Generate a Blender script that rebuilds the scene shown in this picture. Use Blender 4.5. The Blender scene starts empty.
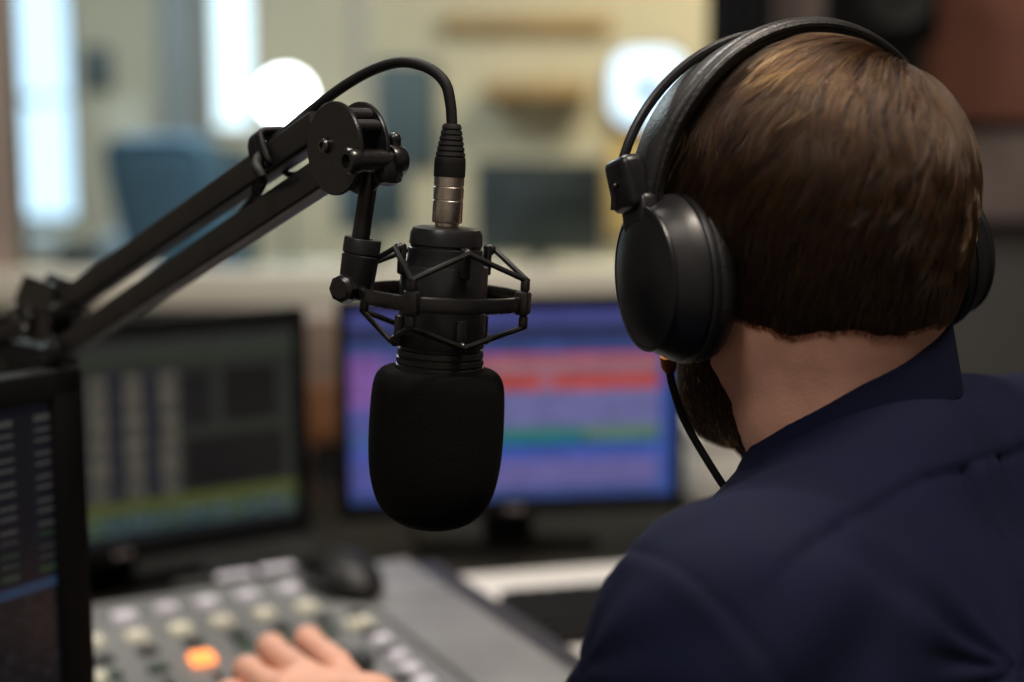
import bpy, bmesh, math, random
import numpy as np
from mathutils import Vector, Matrix, noise as mnoise

random.seed(7)
rng = np.random.default_rng(7)
SC = bpy.context.scene
COL = SC.collection
PI = math.pi

# ------------------------------------------------------------------ camera model (metres, z up, looking along +Y)
CAM = Vector((0.0, 0.0, 1.23))
PITCH = math.radians(8.0)
FPX = 50.0 / 36.0 * 1024.0
CP, SP = math.cos(PITCH), math.sin(PITCH)


def ray(px, py):
    u, v = (px - 512) / FPX, (341 - py) / FPX
    return Vector((u, CP + v * SP, -SP + v * CP))


def at(px, py, Y):
    d = ray(px, py)
    return CAM + d * (Y / d.y)


def on_z(px, py, z):
    d = ray(px, py)
    return CAM + d * ((z - CAM.z) / d.z)


def on_plane(px, py, p, n):
    d = ray(px, py)
    return CAM + d * ((Vector(p) - CAM).dot(n) / d.dot(n))


def srgb(r, g, b):
    f = lambda c: ((c / 255.0) / 12.92 if c / 255.0 <= 0.04045 else ((c / 255.0 + 0.055) / 1.055) ** 2.4)
    return (f(r), f(g), f(b), 1.0)


# ------------------------------------------------------------------ materials
def mat(name, color, rough=0.5, metal=0.0, var=0.12, scale=40.0, bump=0.0, bscale=300.0, rvar=0.08, coat=0.0, spec=0.5, sheen=0.0, sss=0.0):
    m = bpy.data.materials.new(name)
    m.use_nodes = True
    nt = m.node_tree
    b = nt.nodes['Principled BSDF']
    tc = nt.nodes.new('ShaderNodeTexCoord')
    nz = nt.nodes.new('ShaderNodeTexNoise')
    nz.inputs['Scale'].default_value = scale
    nz.inputs['Detail'].default_value = 4
    nt.links.new(tc.outputs['Object'], nz.inputs['Vector'])
    cr = nt.nodes.new('ShaderNodeMapRange')
    cr.inputs['From Min'].default_value = 0.3
    cr.inputs['From Max'].default_value = 0.7
    cr.inputs['To Min'].default_value = 1.0 - var
    cr.inputs['To Max'].default_value = 1.0 + var
    nt.links.new(nz.outputs['Fac'], cr.inputs['Value'])
    mx = nt.nodes.new('ShaderNodeVectorMath')
    mx.operation = 'SCALE'
    mx.inputs[0].default_value = color[:3]
    nt.links.new(cr.outputs['Result'], mx.inputs['Scale'])
    nt.links.new(mx.outputs['Vector'], b.inputs['Base Color'])
    rr = nt.nodes.new('ShaderNodeMapRange')
    rr.inputs['From Min'].default_value = 0.3
    rr.inputs['From Max'].default_value = 0.7
    rr.inputs['To Min'].default_value = max(0.02, rough - rvar)
    rr.inputs['To Max'].default_value = min(1.0, rough + rvar)
    nt.links.new(nz.outputs['Fac'], rr.inputs['Value'])
    nt.links.new(rr.outputs['Result'], b.inputs['Roughness'])
    b.inputs['Metallic'].default_value = metal
    b.inputs['Specular IOR Level'].default_value = spec
    b.inputs['Coat Weight'].default_value = coat
    b.inputs['Sheen Weight'].default_value = sheen
    if sss:
        b.inputs['Subsurface Weight'].default_value = sss
        b.inputs['Subsurface Radius'].default_value = (0.006, 0.0025, 0.0012)
        b.inputs['Subsurface Scale'].default_value = 1.0
    if bump:
        n2 = nt.nodes.new('ShaderNodeTexNoise')
        n2.inputs['Scale'].default_value = bscale
        n2.inputs['Detail'].default_value = 3
        nt.links.new(tc.outputs['Object'], n2.inputs['Vector'])
        bp = nt.nodes.new('ShaderNodeBump')
        bp.inputs['Strength'].default_value = bump
        bp.inputs['Distance'].default_value = 0.001
        nt.links.new(n2.outputs['Fac'], bp.inputs['Height'])
        nt.links.new(bp.outputs['Normal'], b.inputs['Normal'])
    return m


def emit_mat(name, color, strength):
    m = bpy.data.materials.new(name)
    m.use_nodes = True
    b = m.node_tree.nodes['Principled BSDF']
    b.inputs['Base Color'].default_value = color
    b.inputs['Emission Color'].default_value = color
    b.inputs['Emission Strength'].default_value = strength
    b.inputs['Roughness'].default_value = 0.4
    return m


def screen_mat(name, strength):
    """A lit display: emission takes the picture stored on the panel's own faces."""
    m = bpy.data.materials.new(name)
    m.use_nodes = True
    nt = m.node_tree
    b = nt.nodes['Principled BSDF']
    a = nt.nodes.new('ShaderNodeAttribute')
    a.attribute_name = 'picture'
    b.inputs['Base Color'].default_value = (0.01, 0.01, 0.012, 1)
    b.inputs['Roughness'].default_value = 0.35
    nt.links.new(a.outputs['Color'], b.inputs['Emission Color'])
    b.inputs['Emission Strength'].default_value = strength
    return m


def glass_mat(name, tint=(1, 1, 1, 1), refl=0.9):
    m = bpy.data.materials.new(name)
    m.use_nodes = True
    nt = m.node_tree
    nt.nodes.remove(nt.nodes['Principled BSDF'])
    out = nt.nodes['Material Output']
    tr = nt.nodes.new('ShaderNodeBsdfTransparent')
    tr.inputs['Color'].default_value = tint
    gl = nt.nodes.new('ShaderNodeBsdfGlossy')
    gl.inputs['Roughness'].default_value = 0.01
    fr = nt.nodes.new('ShaderNodeFresnel')
    fr.inputs['IOR'].default_value = 1.25
    mx = nt.nodes.new('ShaderNodeMixShader')
    nt.links.new(fr.outputs['Fac'], mx.inputs['Fac'])
    nt.links.new(tr.outputs['BSDF'], mx.inputs[1])
    nt.links.new(gl.outputs['BSDF'], mx.inputs[2])
    nt.links.new(mx.outputs['Shader'], out.inputs['Surface'])
    return m


M = {}
M['black_metal'] = mat('black_satin_metal', srgb(29, 28, 29), 0.28, 0.0, bump=0.05, bscale=900, spec=0.6)
M['arm_metal'] = mat('black_painted_tube', srgb(28, 27, 28), 0.38, 0.0, bump=0.05, bscale=700, spec=0.6)
M['mic_body'] = mat('microphone_black_paint', srgb(30, 30, 32), 0.38, 0.0, bump=0.08, bscale=1500)
M['foam'] = mat('black_foam', srgb(17, 16, 15), 0.95, 0.0, bump=0.9, bscale=1400, scale=900, var=0.35, spec=0.15)
M['rubber'] = mat('black_rubber', srgb(24, 23, 23), 0.62, spec=0.3)
M['silver'] = mat('nickel_shell', srgb(226, 216, 208), 0.30, 1.0, bump=0.03)
M['steel'] = mat('bolt_steel', srgb(110, 108, 106), 0.3, 1.0)
M['hp_plastic'] = mat('headphone_black_plastic', srgb(27, 27, 30), 0.36, spec=0.5, bump=0.06, bscale=1200)
M['hp_leather'] = mat('headphone_black_leatherette', srgb(26, 25, 25), 0.46, bump=0.5, bscale=420)
M['hp_band'] = mat('headband_black_leatherette', srgb(40, 39, 38), 0.42, bump=0.3, bscale=500)
M['gold'] = mat('gold_plug', srgb(150, 98, 40), 0.55, 1.0)
M['skin'] = mat('skin', srgb(226, 170, 146), 0.52, var=0.10, scale=60, bump=0.25, bscale=700, sss=0.12)
M['shirt'] = mat('navy_cotton', srgb(20, 24, 49), 0.85, var=0.14, scale=25, bump=0.35, bscale=1800, spec=0.15)
M['trousers'] = mat('dark_trousers', srgb(35, 36, 40), 0.85)
M['shoe'] = mat('black_shoe', srgb(22, 20, 19), 0.45)
M['scalp'] = mat('dark_hair_base', srgb(40, 29, 22), 0.8, spec=0.1)
M['beard'] = mat('dark_beard_base', srgb(44, 30, 22), 0.8, spec=0.1)
M['eye'] = mat('eye_white', srgb(225, 220, 214), 0.2)
M['monitor'] = mat('monitor_black_plastic', srgb(17, 17, 18), 0.75, spec=0.15)
M['badge'] = mat('grey_badge', srgb(125, 118, 115), 0.4)
M['desk'] = mat('dark_desk_laminate', srgb(40, 38, 34), 0.85, scale=8, spec=0.15)
M['deskleg'] = mat('desk_leg_steel', srgb(60, 60, 60), 0.4, 0.6)
M['console_body'] = mat('console_dark_grey', srgb(62, 62, 62), 0.5)
M['console_top'] = mat('console_grey_panel', srgb(128, 130, 131), 0.5, scale=12)
M['console_side'] = mat('console_blank_panel', srgb(138, 139, 139), 0.45, scale=12)
M['btn_lilac'] = mat('lilac_white_button', srgb(238, 236, 248), 0.4)
M['btn_cream'] = mat('cream_button', srgb(236, 234, 216), 0.4)
M['btn_dark'] = mat('dark_grey_button', srgb(72, 74, 74), 0.45)
M['btn_green'] = mat('grey_green_button', srgb(84, 104, 94), 0.45)
M['btn_orange'] = emit_mat('glowing_orange_button', srgb(255, 150, 80), 1.7)
M['slot'] = mat('fader_slot_black', srgb(20, 20, 20), 0.6)
M['keyboard'] = mat('keyboard_black', srgb(30, 30, 30), 0.75, spec=0.2)
M['key'] = mat('keycap_black', srgb(32, 32, 32), 0.75, spec=0.2)
M['paper'] = mat('white_paper', srgb(240, 237, 230), 0.8, var=0.04)
M['mouse'] = mat('mouse_black', srgb(26, 25, 24), 0.5)
M['mouse_dark'] = mat('mouse_glossy_black', srgb(14, 14, 14), 0.3)
M['wood'] = mat('brown_wood', srgb(122, 82, 54), 0.55, scale=18, var=0.3)
M['wood_pale'] = mat('pale_wood', srgb(120, 102, 90), 0.55, scale=14, var=0.15)
M['cone'] = mat('speaker_cone', srgb(20, 20, 20), 0.6)
M['wall_dark'] = mat('dark_grey_wall', srgb(92, 90, 88), 0.9, scale=6, var=0.05)
M['wall_brown'] = mat('brown_fabric_panel', srgb(146, 98, 82), 0.95, scale=30, var=0.12, bump=0.3, bscale=200)
M['panel_grey'] = mat('grey_fabric_panel', srgb(128, 114, 110), 0.95, scale=30, var=0.1)
M['wall_light'] = mat('light_wall', srgb(170, 162, 150), 0.9, scale=5, var=0.05)
M['sill'] = mat('beige_sill', srgb(226, 221, 206), 0.6, scale=5, var=0.05)
M['frame'] = mat('pinkish_grey_frame', srgb(176, 160, 152), 0.6, scale=5, var=0.05)
M['floor'] = mat('grey_carpet', srgb(70, 68, 66), 0.95, scale=60, var=0.2)
M['ceil'] = mat('white_ceiling', srgb(200, 198, 194), 0.9, scale=5, var=0.03)
M['far_wall'] = mat('beige_far_wall', srgb(204, 196, 174), 0.9, scale=2, var=0.06)
M['far_grey'] = mat('grey_far_column', srgb(128, 134, 138), 0.9, scale=3, var=0.06)
M['far_floor'] = mat('far_floor', srgb(120, 116, 108), 0.8, scale=5)
M['white_gloss'] = mat('white_laminate', srgb(214, 212, 202), 0.5, scale=5, var=0.05)
M['board'] = mat('cream_board', srgb(222, 216, 196), 0.7, scale=6, var=0.05)
M['slate'] = mat('slate_blue_grey', srgb(74, 92, 102), 0.55, scale=8)
M['dark_slate'] = mat('dark_slate', srgb(58, 68, 72), 0.5, scale=8)
M['blue_fabric'] = mat('blue_upholstery', srgb(116, 164, 204), 0.9, scale=30)
M['curtain'] = mat('black_blue_curtain', srgb(24, 25, 30), 0.95, scale=30)
M['tan'] = mat('tan_wood_shelf', srgb(160, 130, 84), 0.7, scale=10)
M['yellow'] = mat('ochre_board', srgb(214, 186, 120), 0.8)
M['blind'] = mat('pale_blue_blind', srgb(190, 214, 232), 0.8)
M['globe'] = emit_mat('lit_white_globe', (0.92, 0.97, 1.0, 1), 9.0)
M['lamp_panel'] = emit_mat('lit_ceiling_diffuser', (1.0, 0.92, 0.82, 1), 1.5)
M['glass'] = glass_mat('studio_glass', (0.96, 0.985, 0.98, 1))
M['blue_glass'] = glass_mat('blue_tinted_glass', (0.76, 0.85, 0.92, 1))
M['clear_glass'] = glass_mat('clear_glass', (0.92, 0.97, 0.98, 1))

# ------------------------------------------------------------------ object helpers
WORLD = {}


def link(o):
    COL.objects.link(o)
    return o


def props(o, label=None, cat=None, group=None, kind=None):
    if label: o['label'] = label
    if cat: o['category'] = cat
    if group: o['group'] = group
    if kind: o['kind'] = kind
    return o


def thing(name, label, cat, loc=(0, 0, 0), rz=0.0, group=None, rot=None):
    o = link(bpy.data.objects.new(name, None))
    o.empty_display_size = 0.05
    o.location = loc
    e = rot if rot is not None else (0, 0, rz)
    o.rotation_euler = e
    props(o, label, cat, group)
    from mathutils import Euler
    WORLD[o.name] = Matrix.Translation(Vector(loc)) @ Euler(e).to_matrix().to_4x4()
    return o


def finish(me, m, smooth=True, angle=35):
    if m is not None:
        me.materials.append(m)
    if smooth:
        me.polygons.foreach_set('use_smooth', [True] * len(me.polygons))
        try:
            me.set_sharp_from_angle(angle=math.radians(angle))
        except Exception:
            pass
    me.update()


def obj(name, bm, m, parent=None, world=False, smooth=True, angle=35, label=None):
    """Link ONE mesh object. world=True: coordinates are world ones and are brought into the parent's frame."""
    me = bpy.data.meshes.new(name)
    if isinstance(bm, bmesh.types.BMesh):
        bmesh.ops.recalc_face_normals(bm, faces=bm.faces)
        bm.to_mesh(me)
        bm.free()
    else:
        me.from_pydata(*bm)
    o = link(bpy.data.objects.new(name, me))
    if parent is not None:
        o.parent = parent
        W = WORLD.get(parent.name, Matrix.Identity(4))
        if world:
            me.transform(W.inverted())
        WORLD[o.name] = W
    finish(me, m, smooth, angle)
    if label:
        o['label'] = label
    return o


def rebase(o, base):
    """Move a top-level mesh's origin to base without moving its surface."""
    o.data.transform(Matrix.Translation(-Vector(base)))
    o.location = base
    WORLD[o.name] = Matrix.Translation(Vector(base))
    return o


def struct(name, bm, m, parent=None, **k):
    o = obj(name, bm, m, parent, **k)
    if parent is None:
        o['kind'] = 'structure'
    return o


def box(bm, c, s, bev=0.0, mtx=None, seg=2):
    r = bmesh.ops.create_cube(bm, size=1.0)
    vs = r['verts']
    bmesh.ops.scale(bm, vec=s, verts=vs)
    if bev > 0:
        es = list({e for v in vs for e in v.link_edges})
        rb = bmesh.ops.bevel(bm, geom=es, offset=bev, segments=seg, affect='EDGES', profile=0.5)
        vs = list({v for f in rb['faces'] for v in f.verts} | {v for v in vs if v.is_valid})
    T = Matrix.Translation(Vector(c))
    if mtx is not None:
        T = mtx @ T
    bmesh.ops.transform(bm, matrix=T, verts=vs)
    return bm


def B(c, s, bev=0.0, mtx=None, seg=2):
    return box(bmesh.new(), c, s, bev, mtx, seg)


def frame_from(z, x=None):
    z = Vector(z).normalized()
    x = Vector(x) if x is not None else (Vector((1, 0, 0)) if abs(z.x) < 0.9 else Vector((0, 1, 0)))
    y = z.cross(x).normalized()
    x = y.cross(z).normalized()
    return Matrix((x, y, z)).transposed()


def M4(o, R):
    m = R.to_4x4()
    m.translation = Vector(o)
    return m


def lathe(bm, prof, mtx=None, seg=48, sx=1.0, sy=1.0, a0=0.0, a1=2 * PI):
    mtx = mtx or Matrix.Identity(4)
    full = abs(a1 - a0 - 2 * PI) < 1e-6
    n = seg if full else seg + 1
    rings = []
    for r, z in prof:
        if r < 1e-7:
            rings.append([bm.verts.new(mtx @ Vector((0, 0, z)))])
        else:
            rings.append([bm.verts.new(mtx @ Vector((r * sx * math.cos(a0 + (a1 - a0) * i / seg), r * sy * math.sin(a0 + (a1 - a0) * i / seg), z))) for i in range(n)])
    for a, b in zip(rings, rings[1:]):
        cnt = seg
        for i in range(cnt):
            j = (i + 1) % n if full else i + 1
            if len(a) == 1 and len(b) == 1:
                continue
            if len(a) == 1:
                bm.faces.new((a[0], b[i], b[j]))
            elif len(b) == 1:
                bm.faces.new((a[i], b[0], a[j]))
            else:
                bm.faces.new((a[i], b[i], b[j], a[j]))
    return bm


def catmull(pts, n=8):
    P = [Vector(p) for p in pts]
    out = []
    for i in range(len(P) - 1):
        p0, p1, p2, p3 = P[max(i - 1, 0)], P[i], P[i + 1], P[min(i + 2, len(P) - 1)]
        for k in range(n):
            t = k / n
            out.append(0.5 * ((2 * p1) + (p2 - p0) * t + (2 * p0 - 5 * p1 + 4 * p2 - p3) * t * t + (-p0 + 3 * p1 - 3 * p2 + p3) * t ** 3))
    out.append(P[-1])
    return out


def tube(bm, pts, r, seg=12, closed=False, shape=None, up=None):
    """Sweep a round (or given) section along pts with a transported frame; r is a number or a list."""
    pts = [Vector(p) for p in pts]
    n = len(pts)
    tang = []
    for i in range(n):
        a = pts[(i - 1) % n] if (closed or i > 0) else pts[i]
        b = pts[(i + 1) % n] if (closed or i < n - 1) else pts[i]
        tang.append((b - a).normalized())
    t0 = tang[0]
    if up is not None:
        x = (Vector(up) - t0 * Vector(up).dot(t0)).normalized()
    else:
        x = t0.orthogonal().normalized()
    rings = []
    for i in range(n):
        t = tang[i]
        if up is not None:
            x = (Vector(up) - t * Vector(up).dot(t)).normalized()
        else:
            x = (x - t * x.dot(t)).normalized()
        y = t.cross(x)
        rr = r[i] if isinstance(r, (list, tuple)) else r
        if shape is None:
            sec = [(math.cos(2 * PI * k / seg) * rr, math.sin(2 * PI * k / seg) * rr) for k in range(seg)]
        else:
            sec = [(a * (rr if rr else 1), b * (rr if rr else 1)) for a, b in shape]
        rings.append([bm.verts.new(pts[i] + x * a + y * b) for a, b in sec])
    m = len(rings[0])
    for i in range(n if closed else n - 1):
        a, b = rings[i], rings[(i + 1) % n]
        for k in range(m):
            bm.faces.new((a[k], a[(k + 1) % m], b[(k + 1) % m], b[k]))
    if not closed:
        bm.faces.new(rings[0][::-1])
        bm.faces.new(rings[-1])
    return bm


def rrect(w, h, r, seg=3):
    out = []
    for cx, cy, a in ((w / 2 - r, h / 2 - r, 0), (-w / 2 + r, h / 2 - r, PI / 2), (-w / 2 + r, -h / 2 + r, PI), (w / 2 - r, -h / 2 + r, 1.5 * PI)):
        for k in range(seg + 1):
            t = a + PI / 2 * k / seg
            out.append((cx + r * math.cos(t), cy + r * math.sin(t)))
    return out


def prism(bm, poly, z0, z1, mtx=None):
    mtx = mtx or Matrix.Identity(4)
    a = [bm.verts.new(mtx @ Vector((x, y, z0))) for x, y in poly]
    b = [bm.verts.new(mtx @ Vector((x, y, z1))) for x, y in poly]
    n = len(poly)
    for i in range(n):
        bm.faces.new((a[i], a[(i + 1) % n], b[(i + 1) % n], b[i]))
    bm.faces.new(a[::-1])
    bm.faces.new(b)
    return bm


def sphere(bm, c, r, mtx=None, seg=24, scale=(1, 1, 1)):
    res = bmesh.ops.create_uvsphere(bm, u_segments=seg, v_segments=seg // 2, radius=r)
    bmesh.ops.scale(bm, vec=scale, verts=res['verts'])
    T = Matrix.Translation(Vector(c))
    if mtx is not None:
        T = mtx @ T
    bmesh.ops.transform(bm, matrix=T, verts=res['verts'])
    return bm


# ------------------------------------------------------------------ distance-field modelling (organic shapes)
class Field:
    def __init__(s, lo, hi, h):
        s.lo = np.array(lo, float)
        s.h = h
        s.n = np.ceil((np.array(hi, float) - s.lo) / h).astype(int) + 1
        s.F = np.full(tuple(s.n), 1.0, np.float32)

    def sub(s, lo, hi):
        a = np.maximum(((np.array(lo) - s.lo) / s.h).astype(int), 0)
        b = np.minimum(((np.array(hi) - s.lo) / s.h).astype(int) + 2, s.n)
        sl = tuple(slice(a[i], max(b[i], a[i])) for i in range(3))
        ax = [(s.lo[i] + s.h * np.arange(a[i], max(b[i], a[i]))).astype(np.float32) for i in range(3)]
        return sl, np.meshgrid(*ax, indexing='ij')

    def op(s, fn, lo, hi, k=0.0, mode='add'):
        sl, (X, Y, Z) = s.sub(np.array(lo) - k - 0.02, np.array(hi) + k + 0.02)
        if X.size == 0:
            return
        d = fn(X, Y, Z)
        f = s.F[sl]
        if mode == 'add':
            if k > 0:
                hh = np.maximum(k - np.abs(f - d), 0) / k
                s.F[sl] = np.minimum(f, d) - hh * hh * k * 0.25
            else:
                s.F[sl] = np.minimum(f, d)
        else:
            d = -d
            if k > 0:
                hh = np.maximum(k - np.abs(f - d), 0) / k
                s.F[sl] = np.maximum(f, d) + hh * hh * k * 0.25
            else:
                s.F[sl] = np.maximum(f, d)

    def cone(s, a, b, ra, rb, k=0.01, mode='add', flat=None):
        """Tapered capsule; flat=(axis, factor) squeezes it along a world axis."""
        a, b = np.array(a, float), np.array(b, float)
        ab = b - a
        L2 = float(ab @ ab) or 1e-9

        def fn(X, Y, Z):
            px, py, pz = X - a[0], Y - a[1], Z - a[2]
            t = np.clip((px * ab[0] + py * ab[1] + pz * ab[2]) / L2, 0, 1)
            qx, qy, qz = px - t * ab[0], py - t * ab[1], pz - t * ab[2]
            if flat is not None:
                ax, fac = flat
                c = qx * ax[0] + qy * ax[1] + qz * ax[2]
                g = (fac - 1) * c
                qx, qy, qz = qx + g * ax[0], qy + g * ax[1], qz + g * ax[2]
            return np.sqrt(qx * qx + qy * qy + qz * qz) - (ra + (rb - ra) * t)
        r = max(ra, rb)
        s.op(fn, np.minimum(a, b) - r, np.maximum(a, b) + r, k, mode)

    def ell(s, c, rad, R=None, k=0.01, mode='add'):
        c, rad = np.array(c, float), np.array(rad, float)
        R = np.eye(3) if R is None else np.array(R, float)   # columns: local axes in world

        def fn(X, Y, Z):
            px, py, pz = X - c[0], Y - c[1], Z - c[2]
            q = [px * R[0, i] + py * R[1, i] + pz * R[2, i] for i in range(3)]
            k0 = np.sqrt(sum((q[i] / rad[i]) ** 2 for i in range(3))) + 1e-6
            k1 = np.sqrt(sum((q[i] / rad[i] ** 2) ** 2 for i in range(3))) + 1e-6
            return k0 * (k0 - 1) / k1
        r = rad.max()
        s.op(fn, c - r, c + r, k, mode)

    def mesh(s):
        F, h, lo = s.F, s.h, s.lo
        ins = F < 0
        c = ins[:-1, :-1, :-1].astype(np.int8)
        tot = np.zeros(c.shape, np.int8)
        for i in (0, 1):
            for j in (0, 1):
                for k in (0, 1):
                    tot += ins[i:ins.shape[0] - 1 + i, j:ins.shape[1] - 1 + j, k:ins.shape[2] - 1 + k]
        mixed = (tot > 0) & (tot < 8)
        I, J, K = np.nonzero(mixed)
        idx = np.full(c.shape, -1, np.int64)
        idx[I, J, K] = np.arange(len(I))
        corners = [(i, j, k) for i in (0, 1) for j in (0, 1) for k in (0, 1)]
        vals = {q: F[I + q[0], J + q[1], K + q[2]] for q in corners}
        acc = np.zeros((len(I), 3))
        cnt = np.zeros(len(I))
        for q in corners:
            for ax in range(3):
                if q[ax] == 0:
                    p = list(q)
                    p[ax] = 1
                    p = tuple(p)
                    fa, fb = vals[q], vals[p]
                    x = (fa < 0) != (fb < 0)
                    t = np.where(x, fa / np.where(x, fa - fb, 1), 0)
                    pos = np.tile(np.array(q, float), (len(I), 1))
                    pos[:, ax] += t
                    acc += pos * x[:, None]
                    cnt += x
        V = lo + h * (np.stack([I, J, K], 1) + acc / cnt[:, None])
        quads = []
        for ax in range(3):
            o1, o2 = (ax + 1) % 3, (ax + 2) % 3
            sl0 = [slice(None)] * 3
            sl1 = [slice(None)] * 3
            sl0[ax], sl1[ax] = slice(0, -1), slice(1, None)
            a, b = ins[tuple(sl0)], ins[tuple(sl1)]
            e = np.stack(np.nonzero(a != b), 1)
            e = e[(e[:, o1] > 0) & (e[:, o2] > 0) & (e[:, o1] < F.shape[o1] - 1) & (e[:, o2] < F.shape[o2] - 1)]
            def cell(d1, d2):
                q = e.copy()
                q[:, o1] -= d1
                q[:, o2] -= d2
                return idx[q[:, 0], q[:, 1], q[:, 2]]
            Q = np.stack([cell(1, 1), cell(0, 1), cell(0, 0), cell(1, 0)], 1)
            flip = b[e[:, 0], e[:, 1], e[:, 2]]
            Q[flip] = Q[flip][:, ::-1]
            quads.append(Q)
        return V, np.concatenate(quads)


def np_mesh(name, V, Q, m, parent=None, world=True):
    me = bpy.data.meshes.new(name)
    me.vertices.add(len(V))
    me.vertices.foreach_set('co', np.asarray(V, np.float32).ravel())
    me.loops.add(Q.size)
    me.loops.foreach_set('vertex_index', Q.ravel().astype(np.int32))
    me.polygons.add(len(Q))
    me.polygons.foreach_set('loop_start', (np.arange(len(Q)) * Q.shape[1]).astype(np.int32))
    me.update(calc_edges=True)
    me.validate()
    o = link(bpy.data.objects.new(name, me))
    if parent is not None:
        o.parent = parent
        W = WORLD.get(parent.name, Matrix.Identity(4))
        if world:
            me.transform(W.inverted())
        WORLD[o.name] = W
    finish(me, m, True, 180)
    return o


def relax(V, Q, it=2, lam=0.5):
    e = np.concatenate([Q[:, [0, 1]], Q[:, [1, 2]], Q[:, [2, 3]], Q[:, [3, 0]]])
    e = np.concatenate([e, e[:, ::-1]])
    deg = np.bincount(e[:, 0], minlength=len(V)).astype(float)
    for _ in range(it):
        s = np.stack([np.bincount(e[:, 0], weights=V[e[:, 1], i], minlength=len(V)) for i in range(3)], 1)
        V = V + lam * (s / deg[:, None] - V)
    return V


def vnormals(V, Q):
    n = np.cross(V[Q[:, 2]] - V[Q[:, 0]], V[Q[:, 3]] - V[Q[:, 1]])
    N = np.zeros_like(V)
    for k in range(4):
        for i in range(3):
            N[:, i] += np.bincount(Q[:, k], weights=n[:, i], minlength=len(V))
    return N / (np.linalg.norm(N, axis=1, keepdims=True) + 1e-12)


# ================================================================== THE ROOM
X0, X1 = -2.3, 2.3
YB, YP, YF = -1.6, 2.70, 6.2        # wall behind, glass partition, far wall
CZ = 2.65
struct('floor', B((0, (YB + YP) / 2, -0.05), (X1 - X0, YP - YB, 0.1)), M['floor'])
struct('floor_far', B((0, (YP + YF) / 2, -0.05), (X1 - X0 + 2, YF - YP, 0.1)), M['far_floor'])
struct('ceiling', B((0, (YB + YP) / 2, CZ + 0.05), (X1 - X0 + .2, YP - YB + .2, 0.1)), M['ceil'])
struct('ceiling_far', B((0, (YP + YF) / 2 + .15, CZ + 0.05), (X1 - X0 + 2, YF - YP + .1, 0.1)), M['ceil'])
struct('wall_left', B((X0 - 0.05, (YB + YP) / 2, CZ / 2), (0.1, YP - YB, CZ)), M['wall_light'])
struct('wall_right', B((X1 + 0.05, (YB + YP) / 2, CZ / 2), (0.1, YP - YB, CZ)), M['wall_dark'])
struct('wall_rear', B((0, YB - 0.05, CZ / 2), (X1 - X0, 0.1, CZ)), M['wall_light'])
struct('wall_far_left', B((X0 - 1.05, (YP + YF) / 2, CZ / 2), (0.1, YF - YP, CZ)), M['far_wall'])
struct('wall_far_right', B((X1 + 1.05, (YP + YF) / 2, CZ / 2), (0.1, YF - YP, CZ)), M['far_wall'])


def wall_holes(name, x0, x1, z0, z1, y, th, holes, m):
    xs = sorted({x0, x1} | {h[0] for h in holes} | {h[1] for h in holes})
    zs = sorted({z0, z1} | {h[2] for h in holes} | {h[3] for h in holes})
    bm = bmesh.new()
    for a, b in zip(xs, xs[1:]):
        for c, d in zip(zs, zs[1:]):
            mx, mz = (a + b) / 2, (c + d) / 2
            if not any(h[0] < mx < h[1] and h[2] < mz < h[3] for h in holes):
                box(bm, (mx, y, mz), (b - a, th, d - c))
    return struct(name, bm, m)


# glass partition: opening from x=-0.96 to 0.42
WX0, WX1 = at(4, 200, YP).x, at(735, 100, YP).x
WZ0, WZ1 = 0.955, 2.25
wall_holes('wall_partition', X0 - 1, X1 + 1, 0, CZ, YP + 0.06, 0.12, [(WX0, WX1, WZ0, WZ1)], M['wall_dark'])
win = thing('window_1', 'wide studio window of clear glass above the beige sill, looking into the next room', 'window', ((WX0 + WX1) / 2, YP, WZ0))
win['kind'] = 'structure'
bm = bmesh.new()
for xx in (WX0 - 0.035, WX1 + 0.03):
    box(bm, (xx, YP - 0.015, (WZ0 + WZ1) / 2), (0.12, 0.06, WZ1 - WZ0 + 0.1), 0.006)
box(bm, ((WX0 + WX1) / 2, YP - 0.012, WZ1 + 0.03), (WX1 - WX0, 0.05, 0.08), 0.005)
obj('window_frame', bm, M['frame'], win, world=True)
obj('window_pane', B(((WX0 + WX1) / 2, YP + 0.05, (WZ0 + WZ1) / 2), (WX1 - WX0 - .004, 0.008, WZ1 - WZ0 - .004)), M['glass'], win, world=True)
zs_top = at(450, 272, YP - 0.10).z
zs_bot = at(450, 309, YP - 0.10).z
bm = B(((WX0 + WX1) / 2 - 0.02, YP - 0.047, (zs_top + zs_bot) / 2), (WX1 - WX0 + 0.5, 0.09, zs_top - zs_bot), 0.006)
obj('window_sill', bm, M['sill'], win, world=True)

# far wall with its three windows
def far_rect(p0, p1, y=YF):
    a, b = at(p0[0], p0[1], y), at(p1[0], p1[1], y)
    return (min(a.x, b.x), max(a.x, b.x), min(a.z, b.z), max(a.z, b.z))


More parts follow.
